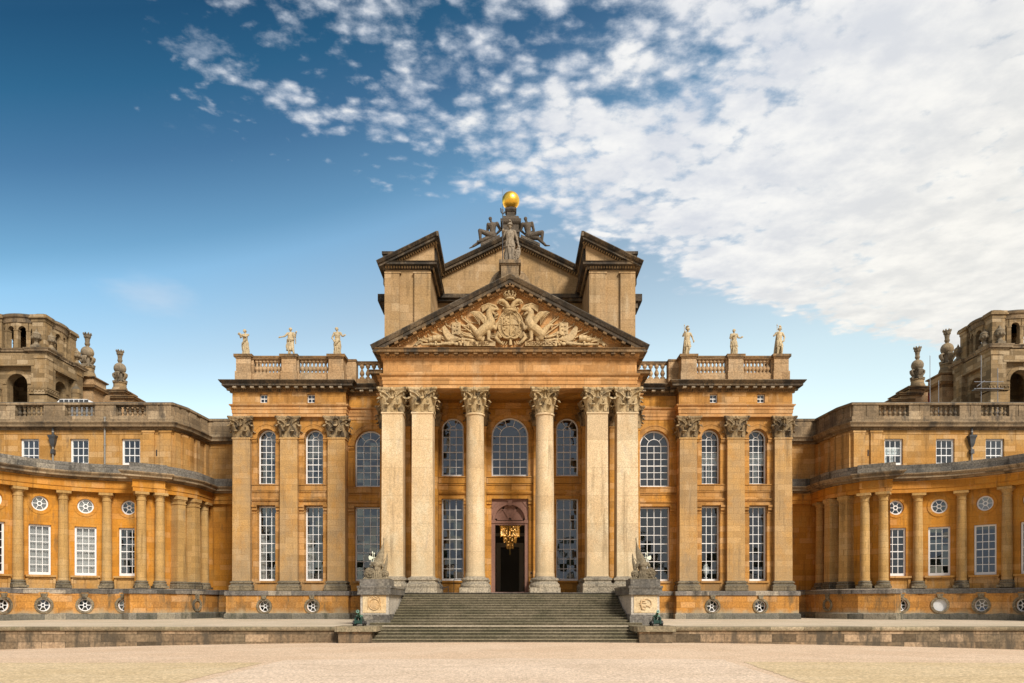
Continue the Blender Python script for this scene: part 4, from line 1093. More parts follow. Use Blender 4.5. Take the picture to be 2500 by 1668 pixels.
# tall finials: coronet on a stem, ball, four scrolled legs, round pedestal
def finial_parts():
    b = MB()
    b.ell((0,0,1.76), .71, 24, 14)
    stem = MB(); stem.lathe([(.10,2.32),(.16,2.45),(.30,2.72),(.27,2.78),(.30,2.82),(.24,2.88),(.26,3.2),(.30,3.35),(.24,3.38),(.34,3.46),(.32,3.52),(.40,3.72),(.44,3.86),(.34,3.86),(.30,3.7),(.1,3.6)], n=16)
    for k in range(8):
        a = 2*PI*k/8; stem.tbox(.41*cos(a), .41*sin(a), 3.84, 4.02, .15, .10)
    for k in range(8):
        a = 2*PI*(k+.5)/8; stem.ell((.33*cos(a), .33*sin(a), 3.60), (.07,.07,.16), 6, 5)
    legs = MB()
    for k in range(4):
        a = PI*k/2 + PI/4*0; d = (sin(a), -cos(a)); t = (-d[1], d[0])
        pr = [(.42,1.16,.10),(.58,1.17,.14),(.76,1.04,.17),(.74,.84,.17),(.58,.56,.15),(.46,.38,.13),(.56,.24,.16),(.74,.18,.19),(.72,.05,.18),(.55,.03,.15)]
        for q in (-.16, 0, .16):
            legs.tube([(d[0]*r+t[0]*q, d[1]*r+t[1]*q, z) for r, z, w in pr], [.10,.13,.14,.13,.11,.10,.12,.15,.13,.08], 8)
    legs.lathe([(.30,.02),(.34,1.2)], n=12)
    ped = MB(); ped.lathe([(.78,0),(.80,-.08),(.72,-.14),(.74,-.22),(.74,-.5),(.80,-.58),(.92,-.9),(.98,-1.2),(.98,-1.35)], n=24)
    return [('ball', b.mesh('ball', M['finial'])), ('coronet_stem', stem.mesh('coronet_stem', M['finial'])), ('scroll_legs', legs.mesh('scroll_legs', M['finial'])), ('round_pedestal', ped.mesh('round_pedestal', M['tower']))]
FIN = finial_parts()
def finial(x, y, z, lab):
    z += .4 if x > 0 else 0
    f = thing('ball_finial', lab, 'finial', (x,y,z-1.35), 'tall ball finials on the side roofs')
    for n, me in FIN: link(n, me, f, (x,y,z))
for s, xo in ((1,.19),(-1,1.5)):
    sd = 'left' if s > 0 else 'right'
    finial(s*-49.35+xo, 89.2, 29.6, f'taller stone ball finial with coronet standing right beside the {sd} tower')
    finial(s*-48.0+xo+(0 if s > 0 else .45), 94, 29.2, f'lower stone ball finial with coronet, second one out from the {sd} tower')
    # the roof blocks that carry them
    S = thing('chimney_block', f'stone roof block with dark cornice under the finials beside the {sd} tower', 'roof block', (s*-49+xo,89,15))
    mk = lambda: MB(s, xo)
    w = mk()
    w.box(-50.6,-48.05,87.9,90.5,15,26.7); w.box(-50.75,-47.9,87.8,90.6,27.2,27.95); w.box(-50.55,-47.95,87.9,90.5,27.95,28.25)
    for x1, zt in ((-46.9,28.0),(-45.9,27.3),(-44.9,26.55),(-43.9,25.8)): w.box(-49.5 if zt > 27.5 else x1-1.4, x1, 92.9+.1*(28-zt), 95.2, 15, zt-.3)
    w.build('block_wall', M['mbal'], S)
    c = mk()
    c.sweep([(-.2,26.6),(.05,26.6),(.12,26.8),(.42,26.9),(.42,27.02),(.5,27.16),(-.2,27.2)], [(-50.6,87.9),(-48.05,87.9),(-48.05,90.5),(-50.6,90.5)], loop=True)
    c.sweep([(-.2,27.95),(.05,27.95),(.22,28.05),(.22,28.17),(-.2,28.25)], [(-50.75,87.8),(-47.9,87.8),(-47.9,90.6),(-50.75,90.6)], loop=True)
    for x1, zt in ((-46.9,28.0),(-45.9,27.3),(-44.9,26.55),(-43.9,25.8)):
        c.box(x1-2.6, x1+.28, 92.55+.1*(28-zt), 95.4, zt-.3, zt-.12); c.box(x1-2.6, x1+.38, 92.45+.1*(28-zt), 95.5, zt-.117, zt)
    c.box(-49.7,-46.6,92.5,95.4,27.88,28.06)
    c.build('block_cornice', M['bed'], S); S.location.z += 0 if s > 0 else .4

# small roof things on the left: glazed skylight and a round vent
S = thing('roof_skylight', 'low white glazed skylight just above the left parapet', 'skylight', (-40.6,72,15))
w = MB(); w.slab([(-42.1,71),(-38.8,71),(-38.8,73),(-42.1,73)], 15, 20.75); w.build('kerb', M['lead'], S)
w = MB(); w.prism([(-42.05,20.75),(-41.7,21.12),(-39.2,21.12),(-38.85,20.75)], 71.05, 72.9)
w.build('skylight_frame', M['white'], S)
w = MB()
for k in range(6): w.box(-41.72+.46*k,-41.36+.46*k,70.98,71.04,20.82,21.05)
w.build('skylight_pane', M['iron'], S)
w = MB(); w.lathe([(.50,15),(.50,22.15),(.42,22.2),(.42,22.9),(.46,22.95),(.46,23.35),(.2,23.65),(.05,23.95)], -43.0, 76, 16)
tag(w.build('roof_vent', M['tower'], None), 'small round stone vent with a cap behind the left parapet', 'vent')
# scaffold poles and a red sheet beside the right tower
S = thing('scaffold', 'thin steel scaffold poles with a small red sheet by the right tower', 'scaffold', (48,79,15))
w = MB()
for x, y, z in ((48.3,78.6,27.6),(50.0,78.6,26.3),(44.1,80.5,28.2),(45.0,80.5,25.6)): w.tube([(x,y,15),(x,y,z)], .035, 6)
for z in (24.2,24.9): w.tube([(47.6,78.6,z),(50.6,78.6,z)], .04, 6)
w.tube([(47.8,78.5,24.4),(48.6,78.5,25.0)], .035, 6); w.box(47.7,50.4,78.3,79.2,24.12,24.17)
w.build('scaffold_poles', M['steel'], S)
w = MB(); n = 8
v = [(49.95+.75*i/n, 91.6+.06*sin(i*2.1), z) for i in range(n+1) for z in (25.5,28.5)]
w.add(v, [(2*i,2*i+2,2*i+3,2*i+1) for i in range(n)]); w.add([(p[0],p[1]+.03,p[2]) for p in v], [(2*i,2*i+2,2*i+3,2*i+1) for i in range(n)])
w.build('red_sheet', M['red'], S)
# bird on the attic ledge
w = MB(); w.chain([(0,0,.12),(.12,0,.16),(.2,0,.24)], (.07,.075,.05), 8); w.cap((-.02,0,.12),.05,(-.2,0,.07),.02,6); w.cap((.2,0,.25),.03,(.28,0,.24),.008,6)
w.cap((.05,-.02,.1),.012,(.05,-.02,0),.012,5); w.cap((.05,.02,.1),.012,(.05,.02,0),.012,5)
o = w.build('bird', M['black'], None); o.location = (-10.7,67,28.75); tag(o, 'small dark bird perched on the ledge left of the attic', 'bird')
# ------------------------------------------------------------------ statues
def V3(*a): return Vector(a)
def hand(mb, p, d, k, curl=.5, side=1):
    """palm, four unequal bent fingers and a thumb, size k"""
    d = Vector(d).normalized(); sidev = d.cross(Vector((0,1,0)))
    if sidev.length < .1: sidev = Vector((1,0,0))
    sidev.normalize(); nn = sidev.cross(d)
    p = Vector(p); e = p + d*.055*k
    mb.cap(p, .022*k, e, .026*k, 8)
    for i, L in enumerate((.042,.05,.047,.036)):
        o = sidev*(-.021+.014*i)*k
        q = e+o+d*L*.55*k; r = q + (d*(1-curl)+nn*curl)*L*.6*k
        mb.cap(e+o, .0085*k, q, .008*k, 6); mb.cap(q, .008*k, r, .007*k, 6)
    a = p + d*.02*k - sidev*.02*k*side
    mb.cap(a, .010*k, a + (d*.6 - sidev*.6*side)*.045*k, .0085*k, 6)

def body(J, H, hair=.02, thick=1.0):
    """closed overlapping pieces of one figure (joints in units of H), to be united by sculpt"""
    mb = MB(); k = H
    P = {n: Vector(p)*H for n, p in J.items()}
    t = thick
    mb.chain([P['pelvis'], P['waist'], P['chest']], (.078*k*t,.066*k*t,.082*k*t))
    mb.ell(P['chest']+Vector((0,-.01*k,.02*k)), (.095*k*t,.06*k*t,.075*k*t), 12, 8)
    mb.cap(P['lsh'], .042*k, P['rsh'], .042*k)
    mb.cap(P['chest']+Vector((0,0,.04*k)), .05*k, P['neck'], .03*k); mb.cap(P['neck'], .029*k, P['head'], .03*k)
    h = P['head']; f = Vector(J.get('face', (0,-1,0))).normalized(); sd = f.cross(Vector((0,0,1))).normalized()
    mb.ell(h, (.046*k,.052*k,.060*k), 12, 9); mb.ell(h+f*.016*k-Vector((0,0,.028*k)), (.034*k,.034*k,.034*k), 10, 7)
    mb.cap(h+f*.048*k+Vector((0,0,.008*k)), .007*k, h+f*.062*k-Vector((0,0,.012*k)), .010*k, 6)       # nose
    mb.cap(h+f*.047*k-sd*.022*k+Vector((0,0,.014*k)), .008*k, h+f*.047*k+sd*.022*k+Vector((0,0,.014*k)), .008*k, 6)  # brow
    mb.cap(h+f*.048*k-sd*.012*k-Vector((0,0,.028*k)), .006*k, h+f*.048*k+sd*.012*k-Vector((0,0,.028*k)), .006*k, 6)  # mouth
    for q in (-1,1): mb.ell(h+sd*.046*k*q-Vector((0,0,.004*k)), (.008*k,.012*k,.016*k), 6, 5)                           # ears
    for q in 'lr':
        mb.chain([P[q+'sh'], P[q+'el'], P[q+'wr']], (.040*k*t,.030*k*t,.022*k*t))
        d = (P[q+'wr']-P[q+'el']).normalized()
        if q+'hd' in P: d = (P[q+'hd']-P[q+'wr']).normalized()
        hand(mb, P[q+'wr'], d, k, .5, 1 if q == 'l' else -1)
        mb.chain([P[q+'hip'], P[q+'kn'], P[q+'an']], (.072*k*t,.045*k*t,.028*k*t))
        mb.ell(P[q+'kn']*.45+P[q+'an']*.55+Vector((0,.012*k,.03*k)), (.036*k,.04*k,.07*k), 8, 6)
        mb.chain([P[q+'an']-Vector((0,0,.01*k)), P[q+'toe']], (.026*k,.018*k))
    return mb
STAND = dict(pelvis=(0,0,.52), waist=(.0,0,.60), chest=(0,0,.71), lsh=(-.105,0,.80), rsh=(.105,0,.80), neck=(0,0,.85), head=(0,-.01,.93),
    lhip=(-.05,0,.50), lkn=(-.06,-.02,.28), lan=(-.06,0,.06), ltoe=(-.08,-.09,.035), rhip=(.05,0,.50), rkn=(.07,-.05,.28), ran=(.06,.02,.06), rtoe=(.09,-.06,.035),
    lel=(-.14,0,.64), lwr=(-.15,-.04,.50), rel=(.14,0,.64), rwr=(.15,-.04,.50), face=(0,-1,0))
def robe(H, spec, folds=11, amp=.10, phase=0.0, n=44, open_=0.0):
    """lofted drapery: spec rows (z, cx, cy, rx, ry, fold depth)"""
    mb = MB(); v, f = [], []
    rows = []
    for a, b in zip(spec[:-1], spec[1:]):
        for i in range(4): rows.append([a[q]+(b[q]-a[q])*i/4 for q in range(6)])
    rows.append(list(spec[-1]))
    for ri, (z, cx, cy, rx, ry, fd) in enumerate(rows):
        for i in range(n):
            a = 2*PI*i/n
            w = 1 + 1.35*fd*(sin(folds*a+phase+z*9)*.6 + sin((folds*.5+1.5)*a*1.0+2.1*phase-z*14)*.4 if i < n else 0)
            v.append(((cx+rx*cos(a)*w)*H, (cy+ry*sin(a)*w)*H, z*H))
    R_ = len(rows)
    for r in range(R_-1):
        for i in range(n): j = (i+1) % n; f.append((r*n+i, r*n+j, (r+1)*n+j, (r+1)*n+i))
    f.append(tuple(range(n))); f.append(tuple((R_-1)*n+i for i in range(n-1,-1,-1)))
    mb.add(v, f); return mb
def sash(mb, pts, H, w=.03):
    """rope-like bundle of cloth folds"""
    pts = [Vector(p)*H for p in pts]
    for q in (-1,0,1): mb.tube([p+Vector((0,-.012*H*(q==0),q*w*.75*H)) for p in pts], [w*H*(.45+.12*math.sin(i*1.3+q)) for i in range(len(pts))], 7)
def plinth(H, w, mat, root):
    p = MB(); p.box(-w/2,w/2,-w*.42,w*.42,0,.025*H); return p.build('plinth', mat, root)

def statue(loc, H, J, label, mat, clothes, extra=None, group='statues along the balustrades', pw=.36, cat='statue', vox=None, rz=0.0):
    JJ = dict(STAND); JJ.update(J)
    mb = body(JJ, H)
    for key in (): pass
    if extra: extra(mb, JJ, H)
    o = sculpt(mb, 'statue', vox or .0085*H, mat, None, 2)
    o.location = loc; o.rotation_euler[2] = rz
    tag(o, label, cat, group)
    for nm, c in clothes(H, JJ): link(nm, c.mesh(nm, mat, ang=60), o, sub=True)
    b = MB(); b.box(-pw/2*H,pw/2*H,-.13*H,.13*H,-.0,.028*H); link('plinth', b.mesh('plinth', mat), o, sub=True)
    return o
def hairbun(mb, J, H, big=1.0, bun=True):
    h = Vector(J['head'])*H; f = Vector(J['face']).normalized()
    mb.ell(h-f*.012*H+Vector((0,0,.02*H)), (.054*H*big,.056*H*big,.054*H*big), 12, 8)
    if bun: mb.ell(h-f*.062*H+Vector((0,0,.0)), .026*H, 8, 6)
    for i in range(9):
        a = PI*i/8; mb.ell(h+Vector((.05*H*cos(a), -.025*H, .012*H+.045*H*sin(a))), .014*H, 6, 5)
def helmet(H, J):
    m = MB(); h = Vector(J['head'])*H; f = Vector(J['face']).normalized()
    m.lathe([(.060*H,0),(.075*H,.004*H),(.062*H,.012*H),(.060*H,.035*H),(.045*H,.062*H),(.02*H,.076*H),(.004*H,.08*H)], h.x, h.y, 14, cz=h.z+.01*H)
    sd = Vector((f.x, f.y, 0)).normalized() if abs(f.x) > .3 else Vector((.6,-.8,0))
    pts = [h - sd*(.075*H*cos(a)) + Vector((0,0,.055*H+.075*H*sin(a))) for a in linspace(-.5, PI*.75, 9)]
    m.tube(pts, [.012*H,.02*H,.026*H,.03*H,.032*H,.032*H,.028*H,.02*H,.01*H], 7)
    return m
def spear(H, x, y, z0, z1, r=.009):
    m = MB(); m.tube([(x*H,y*H,z0*H),(x*H,y*H,z1*H)], r*H, 6); m.lathe([(.004*H,0),(.02*H,.02*H),(.002*H,.075*H)], x*H, y*H, 8, cz=z1*H); return m

# 1 figure holding up a bundle towards the left
def c1(H, J):
    r = robe(H, [(.03,.03,0,.135,.10,.16),(.25,.02,0,.115,.09,.16),(.48,.01,0,.10,.085,.14),(.55,0,0,.088,.07,.07),(.66,-.01,0,.085,.07,.05),(.78,-.01,0,.10,.06,.05),(.82,-.01,0,.06,.04,.02)], 9, phase=.4)
    s = MB(); sash(s, [(.10,-.05,.78),(.06,-.09,.62),(-.02,-.11,.52),(-.10,-.08,.46),(-.13,-.02,.40),(-.12,.0,.24)], H)
    b = MB(); b.ell((-.20*H,-.05*H,.80*H), (.06*H,.045*H,.035*H), 10, 7)
    for i in range(7): b.ell(((-.25+.017*i)*H, -.07*H, (.815+.012*math.sin(i*2))*H), .02*H, 6, 5)
    return [('robe', r), ('sash', s), ('bundle', b)]
statue((-21.13+XO,60.7,21.74), 2.12, dict(head=(-.02,-.02,.93), face=(-.6,-.8,0), rel=(.06,-.11,.70), rwr=(-.09,-.12,.745), lel=(-.17,-.02,.69), lwr=(-.19,-.06,.775), chest=(-.01,0,.71)),
    'pale stone statue of a draped figure lifting a bundle, on the left balustrade', M['statue'], c1, lambda mb,J,H: hairbun(mb,J,H,1.0))
# 2 man with outstretched arm and crossed legs
def c2(H, J):
    r = robe(H, [(.20,-.03,.01,.115,.085,.2),(.35,-.02,0,.125,.09,.18),(.50,0,0,.115,.085,.16),(.62,0,0,.095,.075,.08),(.76,0,0,.105,.065,.05),(.82,0,0,.06,.045,.03)], 10, phase=1.5)
    s = MB(); sash(s, [(.10,-.04,.80),(.13,-.05,.68),(.14,-.05,.58),(.02,-.11,.54),(-.10,-.08,.56),(-.12,-.02,.50),(-.12,.02,.32)], H, .034)
    sash(s, [(.14,.0,.74),(.175,.0,.60),(.17,.02,.46)], H, .03)
    sash(s, [(.0,-.10,.52),(-.02,-.10,.38),(-.05,-.08,.18),(-.07,-.05,.05)], H, .034)
    return [('toga', r), ('sash', s)]
statue((-17.55+XO,60.7,21.74), 2.26, dict(lel=(-.20,-.03,.69), lwr=(-.31,-.06,.655), rel=(.17,-.03,.67), rwr=(.205,-.08,.76), rkn=(.08,-.05,.27), ran=(.13,-.02,.06), rtoe=(.165,-.08,.035), lkn=(-.02,-.03,.27), lan=(-.03,0,.06), ltoe=(-.06,-.08,.035), face=(.1,-1,0)),
    'pale stone statue in a toga with one arm stretched out and bare crossed shin', M['statue'], c2, lambda mb,J,H: hairbun(mb,J,H,1.0,False))
# 3 woman, hand on hip, other arm out to the right
def c3(H, J):
    r = robe(H, [(.03,.01,0,.125,.10,.17),(.2,.0,0,.115,.09,.18),(.40,.0,0,.115,.085,.15),(.52,.0,0,.105,.08,.10),(.62,-.005,0,.075,.062,.05),(.72,-.01,0,.092,.07,.04),(.80,-.01,0,.09,.05,.03),(.83,-.01,0,.05,.04,.0)], 10, phase=2.4)
    s = MB(); sash(s, [(.09,-.02,.80),(.10,-.06,.66),(.10,-.08,.55),(.02,-.11,.46),(-.07,-.10,.36),(-.10,-.05,.30)], H, .03)
    return [('robe', r), ('sash', s)]
statue((-13.85+XO,60.7,21.74), 2.30, dict(head=(-.02,-.01,.925), face=(-.2,-1,0), lel=(-.19,.02,.64), lwr=(-.12,-.05,.54), rel=(.17,-.02,.69), rwr=(.225,-.07,.665), rhd=(.27,-.08,.70)),
    'pale statue of a woman with hand on hip, nearest the portico on the left balustrade', M['statue'], c3, lambda mb,J,H: hairbun(mb,J,H,1.02))
# right balustrade
def soldier(cloak, phase):
    def c(H, J):
        sk = robe(H, [(.33,.01,0,.115,.095,.16),(.42,.005,0,.108,.09,.14),(.52,0,0,.09,.075,.06),(.60,0,0,.085,.07,.02),(.74,0,0,.105,.07,.02),(.81,0,0,.07,.05,0)], 13, phase=phase)
        m = MB(); H_ = H
        v, f = [], []; n, k = 8, 14
        for i in range(n):
            t = i/(n-1); z = .80-.76*t
            for j in range(k):
                u = j/(k-1); x = cloak*(-.02+.10+.05*t) - cloak*(.16+.10*t)*u*1.0; v.append(((x*1.0-cloak*.03*t)*H_, (.06+.03*t+.018*sin(j*1.9+t*3)*(1+t))*H_, z*H_))
        f = [(i*k+j, i*k+j+1, (i+1)*k+j+1, (i+1)*k+j) for i in range(n-1) for j in range(k-1)]
        m.add(v, f); m.add([(x, y+.02*H_, z) for x,y,z in v], f)
        return [('tunic', sk), ('cloak', m), ('helmet', helmet(H, J)), ('spear', spear(H, J['lwr'][0], J['lwr'][1]-.01, .03 if cloak > 0 else .62, 1.02))]
    return c
statue((13.85+XO,60.7,21.74), 2.25, dict(pelvis=(.01,0,.52), chest=(.01,0,.71), face=(.7,-.7,0), head=(.015,-.02,.925), lel=(-.16,-.03,.70), lwr=(-.125,-.09,.775), rel=(.18,.02,.68), rwr=(.205,-.01,.57), lkn=(-.03,-.03,.28), lan=(-.06,0,.06), ltoe=(-.09,-.08,.035), rkn=(.06,-.05,.28), ran=(.0,.03,.06), rtoe=(.03,-.06,.035)),
    'pale statue of a helmeted warrior with spear, nearest the portico on the right balustrade', M['statue'], soldier(1, .2))
def c5(H, J):
    r = robe(H, [(.03,.0,0,.115,.10,.17),(.2,.0,0,.11,.09,.18),(.34,.0,0,.115,.085,.17),(.36,.0,0,.135,.10,.17),(.50,.0,0,.11,.085,.12),(.60,0,0,.085,.07,.05),(.72,0,0,.10,.07,.04),(.81,0,0,.06,.045,0)], 11, phase=3.0)
    s = MB(); sash(s, [(-.10,-.02,.80),(-.13,-.05,.66),(-.135,-.03,.5),(-.13,0,.36),(-.11,0,.22)], H, .03)
    return [('robe', r), ('sash', s)]
statue((17.55+XO,60.7,21.74), 2.15, dict(face=(-.5,-.9,0), head=(-.01,-.02,.925), lel=(-.15,-.02,.66), lwr=(-.06,-.12,.70), rel=(.15,-.02,.68), rwr=(.235,-.06,.655), rhd=(.29,-.07,.69)),
    'pale statue of a robed figure holding one hand out, middle of the right balustrade', M['statue'], c5, lambda mb,J,H: hairbun(mb,J,H,1.06))
statue((21.13+XO,60.7,21.74), 2.28, dict(face=(-.75,-.65,0), head=(.01,-.02,.915), lel=(-.20,-.03,.70), lwr=(-.105,-.08,.77), rel=(.19,.01,.66), rwr=(.14,-.06,.55), lkn=(-.04,-.03,.28), rkn=(.07,-.06,.28), ran=(.08,-.02,.06), rtoe=(.12,-.1,.035)),
    'pale stone statue of a spear-bearing soldier, farthest from the portico on the right balustrade', M['statue'], soldier(1.05, 1.1))

# armoured goddess on the apex of the portico pediment
def c7(H, J):
    r = robe(H, [(.03,.0,0,.15,.12,.20),(.2,.0,0,.125,.10,.22),(.40,.0,0,.11,.09,.2),(.52,.0,0,.10,.085,.10)], 8, phase=.9, n=56)
    t = robe(H, [(.41,.0,0,.13,.10,.10),(.50,.0,0,.12,.095,.08),(.60,0,0,.09,.078,.05),(.73,0,0,.115,.08,.06),(.81,0,0,.08,.055,0)], 9, phase=.2)
    sh = MB(); rot = Matrix.Rotation(R(14), 3, 'Y')
    sh.ell((.175*H,-.02*H,.235*H), (.07*H,.05*H,.195*H), 16, 10, rot)
    for i in range(10): sh.ell(((.15+.05*math.sin(i*2.3))*H, -.065*H, (.11+.027*i)*H), (.02*H,.012*H,.018*H), 6, 5)
    tr = MB(); x, y = -.172, -.10
    tr.tube([(x*H,y*H,.03*H),(x*H,y*H,1.17*H)], .012*H, 6)
    tr.tube([((x-.045)*H,y*H,1.30*H),((x-.04)*H,y*H,1.22*H),(x*H,y*H,1.165*H),((x+.04)*H,y*H,1.20*H),((x+.045)*H,y*H,1.21*H)], .016*H, 6)
    tr.tube([(x*H,y*H,1.15*H),(x*H,y*H,1.28*H)], .016*H, 6)
    for dx, z in ((-.045,1.30),(0,1.28),(.045,1.215)): tr.ell(((x+dx)*H,y*H,z*H), (.014*H,.014*H,.02*H), 6, 5)
    return [('skirt', r), ('armour', t), ('helmet', helmet(H, J)), ('shield', sh), ('trident', tr)]
g = statue((0,52.6,25.40), 2.86, dict(face=(-.35,-.95,-.25), head=(.0,-.03,.915), lel=(-.17,-.01,.66), lwr=(-.165,-.10,.72), rel=(.165,.0,.64), rwr=(.20,-.03,.46), rtoe=(.06,-.1,.035)),
    'weathered grey statue of an armoured goddess with trident and shield on the portico apex', M['gstatue'], c7, lambda mb,J,H: hairbun(mb,J,H,1.0,False), group='statues above the portico', pw=.40)
for ch in g.children:
    if ch.name.startswith('trident'): ch.data.materials.clear(); ch.data.materials.append(M['black'])

# two chained captives seated on the slopes of the attic pediment
def captive(sx, J, label):
    H = 2.9; JJ = dict(STAND)
    JJ.update({k: (v[0]/H, v[1]/H, v[2]/H) for k, v in J.items()})
    mb = body(JJ, H, thick=1.28)
    h = Vector(JJ['head'])*H
    mb.ell(h+Vector((0,.02,.03)), (.155,.16,.15), 12, 8)
    f = Vector(JJ['face']); mb.ell(h+f*.10-Vector((0,0,.15)), (.07,.07,.10), 8, 6)
    mb.cap(Vector(JJ['pelvis'])*H-Vector((.1,0,.03)), .23, Vector(JJ['pelvis'])*H+Vector((.1,0,-.03)), .23)
    o = sculpt(mb, 'statue', .028, M['dstatue'], None, 3); o.location = (sx, 64.0, 32.75)
    tag(o, label, 'statue', 'statues above the portico')
    c = MB(); w = Vector(JJ['lwr'])*H; 
    sg = 1 if sx > 0 else -1
    c.prism([(-1.0*1, -.62 - (0 if sg < 0 else 0)),(.6,.10),(.6,-.12),(-1.0,-.86)] if sg < 0 else [(-.6,.10),(1.0,-.62),(1.0,-.86),(-.6,-.12)], -.28, .28)
    link('seat_slab', c.mesh('seat_slab', M['dstatue']), o, sub=True)
    ch = MB()
    a, b = Vector(JJ['lwr'])*H, Vector(JJ['rwr'])*H
    ch.tube([a+(b-a)*t+Vector((0,.02,-.06*sin(PI*t))) for t in linspace(0,1,6)], .025, 6)
    link('chain', ch.mesh('chain', M['dstatue']), o, sub=True)
captive(-1.44, dict(head=(-.2,-.05,1.50), face=(-.25,-.9,-.1), neck=(-.11,0,1.22), lsh=(-.38,0,1.06), rsh=(.37,.02,1.15), chest=(-.02,0,.90), waist=(.0,.0,.48), pelvis=(.02,0,.16),
    lel=(-.45,.22,.58), lwr=(-.12,.30,.32), rel=(.64,.18,.68), rwr=(.22,.32,.32), lhip=(-.12,-.05,.12), lkn=(-1.06,-.25,.42), lan=(-1.02,-.15,-.36), ltoe=(-1.20,-.25,-.52),
    rhip=(.08,.0,.05), rkn=(-.78,.0,-.22), ran=(-1.62,-.1,-.80), rtoe=(-1.92,-.15,-.98)),
    'dark stone statue of a bound nude man seated left of the golden ball')
captive(1.50, dict(head=(-.20,-.05,1.50), face=(-.45,-.85,0), neck=(-.08,0,1.22), lsh=(-.45,.02,1.10), rsh=(.33,0,1.16), chest=(-.05,0,.90), waist=(.0,0,.48), pelvis=(.08,0,.14),
    lel=(-.60,.20,.66), lwr=(-.20,.32,.36), rel=(.50,.2,.66), rwr=(.10,.32,.34), rhip=(.22,-.05,.10), rkn=(1.18,-.22,.30), ran=(1.16,-.1,-.44), rtoe=(1.30,-.2,-.56),
    lhip=(.1,0,.05), lkn=(.86,-.05,-.12), lan=(1.46,-.1,-.72), ltoe=(1.80,-.15,-.78)),
    'dark stone statue of a bound nude man seated right of the golden ball')

# golden ball on its pedestal
B = thing('golden_ball', 'gilded ball on a moulded stone pedestal at the top of the attic', 'finial', (0.07,64.4,32.4))
w = MB(); x = .07
w.tbox(x,64.4,32.0,33.75,1.32,1.30); w.tbox(x,64.4,33.0,33.2,1.5,1.5); w.tbox(x,64.4,33.75,33.85,1.45,1.55); w.tbox(x,64.4,33.85,34.1,1.62,1.72); w.tbox(x,64.4,34.1,34.42,1.5,1.25)
w.tbox(x,64.4,34.42,34.62,.98,.72); w.tbox(x,64.4,34.62,34.95,.66,.66); w.tbox(x,64.4,34.95,35.08,.78,.92); w.tbox(x,64.4,35.08,35.22,.95,.92); w.lathe([(.36,35.2),(.34,35.4)],x,64.4,16)
w.build('ball_pedestal', M['dstatue'], B)
w = MB(); w.ell((x,64.4,36.0), .73, 48, 28)
w.build('gilded_ball', M['gold'], B)
w = MB(); w.tube([(-.62,64.4,32.6),(-.62,64.4,37.0)], .012, 5); w.build('lightning_rod', M['black'], B)
# ------------------------------------------------------------------ carved arms in the tympanum (coordinates read off on a drawing grid)
YT = 52.15
def T2(zx, zy): return ((1000+zx/4.7-1245)*52.15/1872, 2.16+(1474-680-zy/4.7)*52.15/1872)
def T3(zx, zy, d): x, z = T2(zx, zy); return (x, YT-d, z)
K = 52.15/1872/4.7                                                         # metres per grid unit
RL = link('coat_of_arms', None, P); RL['label'] = 'carved coat of arms with two winged beasts, banners and weapons'
def rel(mb, name, mat=None, lab=None):
    o = link(name, mb.mesh(name, mat or M['relief'], ang=50), RL, sub=True)
    if lab: o['label'] = lab
    return o
# shield with its garter band
m = MB(); x, z = T2(1158, 545)
m.ell((x, YT-.12, z), (98*K, .16, 132*K), 28, 12)
def oval(mb, rx, rz, r, d, n=40, cx=x, cz=z): mb.tube([(cx+rx*cos(2*PI*k/n), YT-d, cz+rz*sin(2*PI*k/n)) for k in range(n+1)], r, 7)
oval(m, 100*K, 134*K, 5*K, .27); oval(m, 142*K, 168*K, 7*K, .22)
P1 = [(x+140*K*cos(a), z+166*K*sin(a)) for a in linspace(0, 2*PI, 41)[:-1]]
m.prism(P1, YT-.2, YT)
rel(m, 'shield')
m = MB()
m.box(x-4*K, x+4*K, YT-.32, YT-.2, z-125*K, z+125*K); m.box(x-92*K, x+92*K, YT-.32, YT-.2, z-4*K, z+4*K)
for i in range(7):                                                           # bends in one quarter
    a = T2(1172+i*14, 470+ (0 if i < 4 else (i-3)*8)); b = T2(1190+i*12, 425+i*10)
    m.tube([(a[0], YT-.29, a[1]-i*3*K), (b[0]+16*K, YT-.29, b[1]-i*9*K)], 3*K, 5)
for px, py in ((1085,470),(1110,500),(1135,470),(1085,520),(1115,530),(1140,515),(1090,575),(1120,580)): m.ell(T3(px,py,.27), (11*K,.04,9*K), 8, 5)
for px, py in ((1190,570),(1215,590),(1195,620),(1220,630)): m.tube([T3(px-10,py+12,.27),T3(px,py-8,.3),T3(px+12,py,.27),T3(px+4,py+14,.27)], 4*K, 5)
m.box(x-88*K, x-60*K, YT-.3, YT-.2, z-60*K, z-40*K)
txt = 'HONI SOIT QUI MAL Y PENSE'
for i, chh in enumerate(txt):
    if chh == ' ': continue
    a = R(238 - 296*i/(len(txt)-1)); vv, ff = text_faces(chh, 30*K, .02)
    ux, uz = sin(a), -cos(a)
    c0 = (x+121*K*cos(a), z+151*K*sin(a))
    m.add([(c0[0]+p[0]*ux+(p[1]-10*K)*cos(a), YT-.215-p[2], c0[1]+p[0]*uz+(p[1]-10*K)*sin(a)) for p in vv], ff)
rel(m, 'shield_charges')
m = MB()                                                                     # scrollwork beside and below the shield
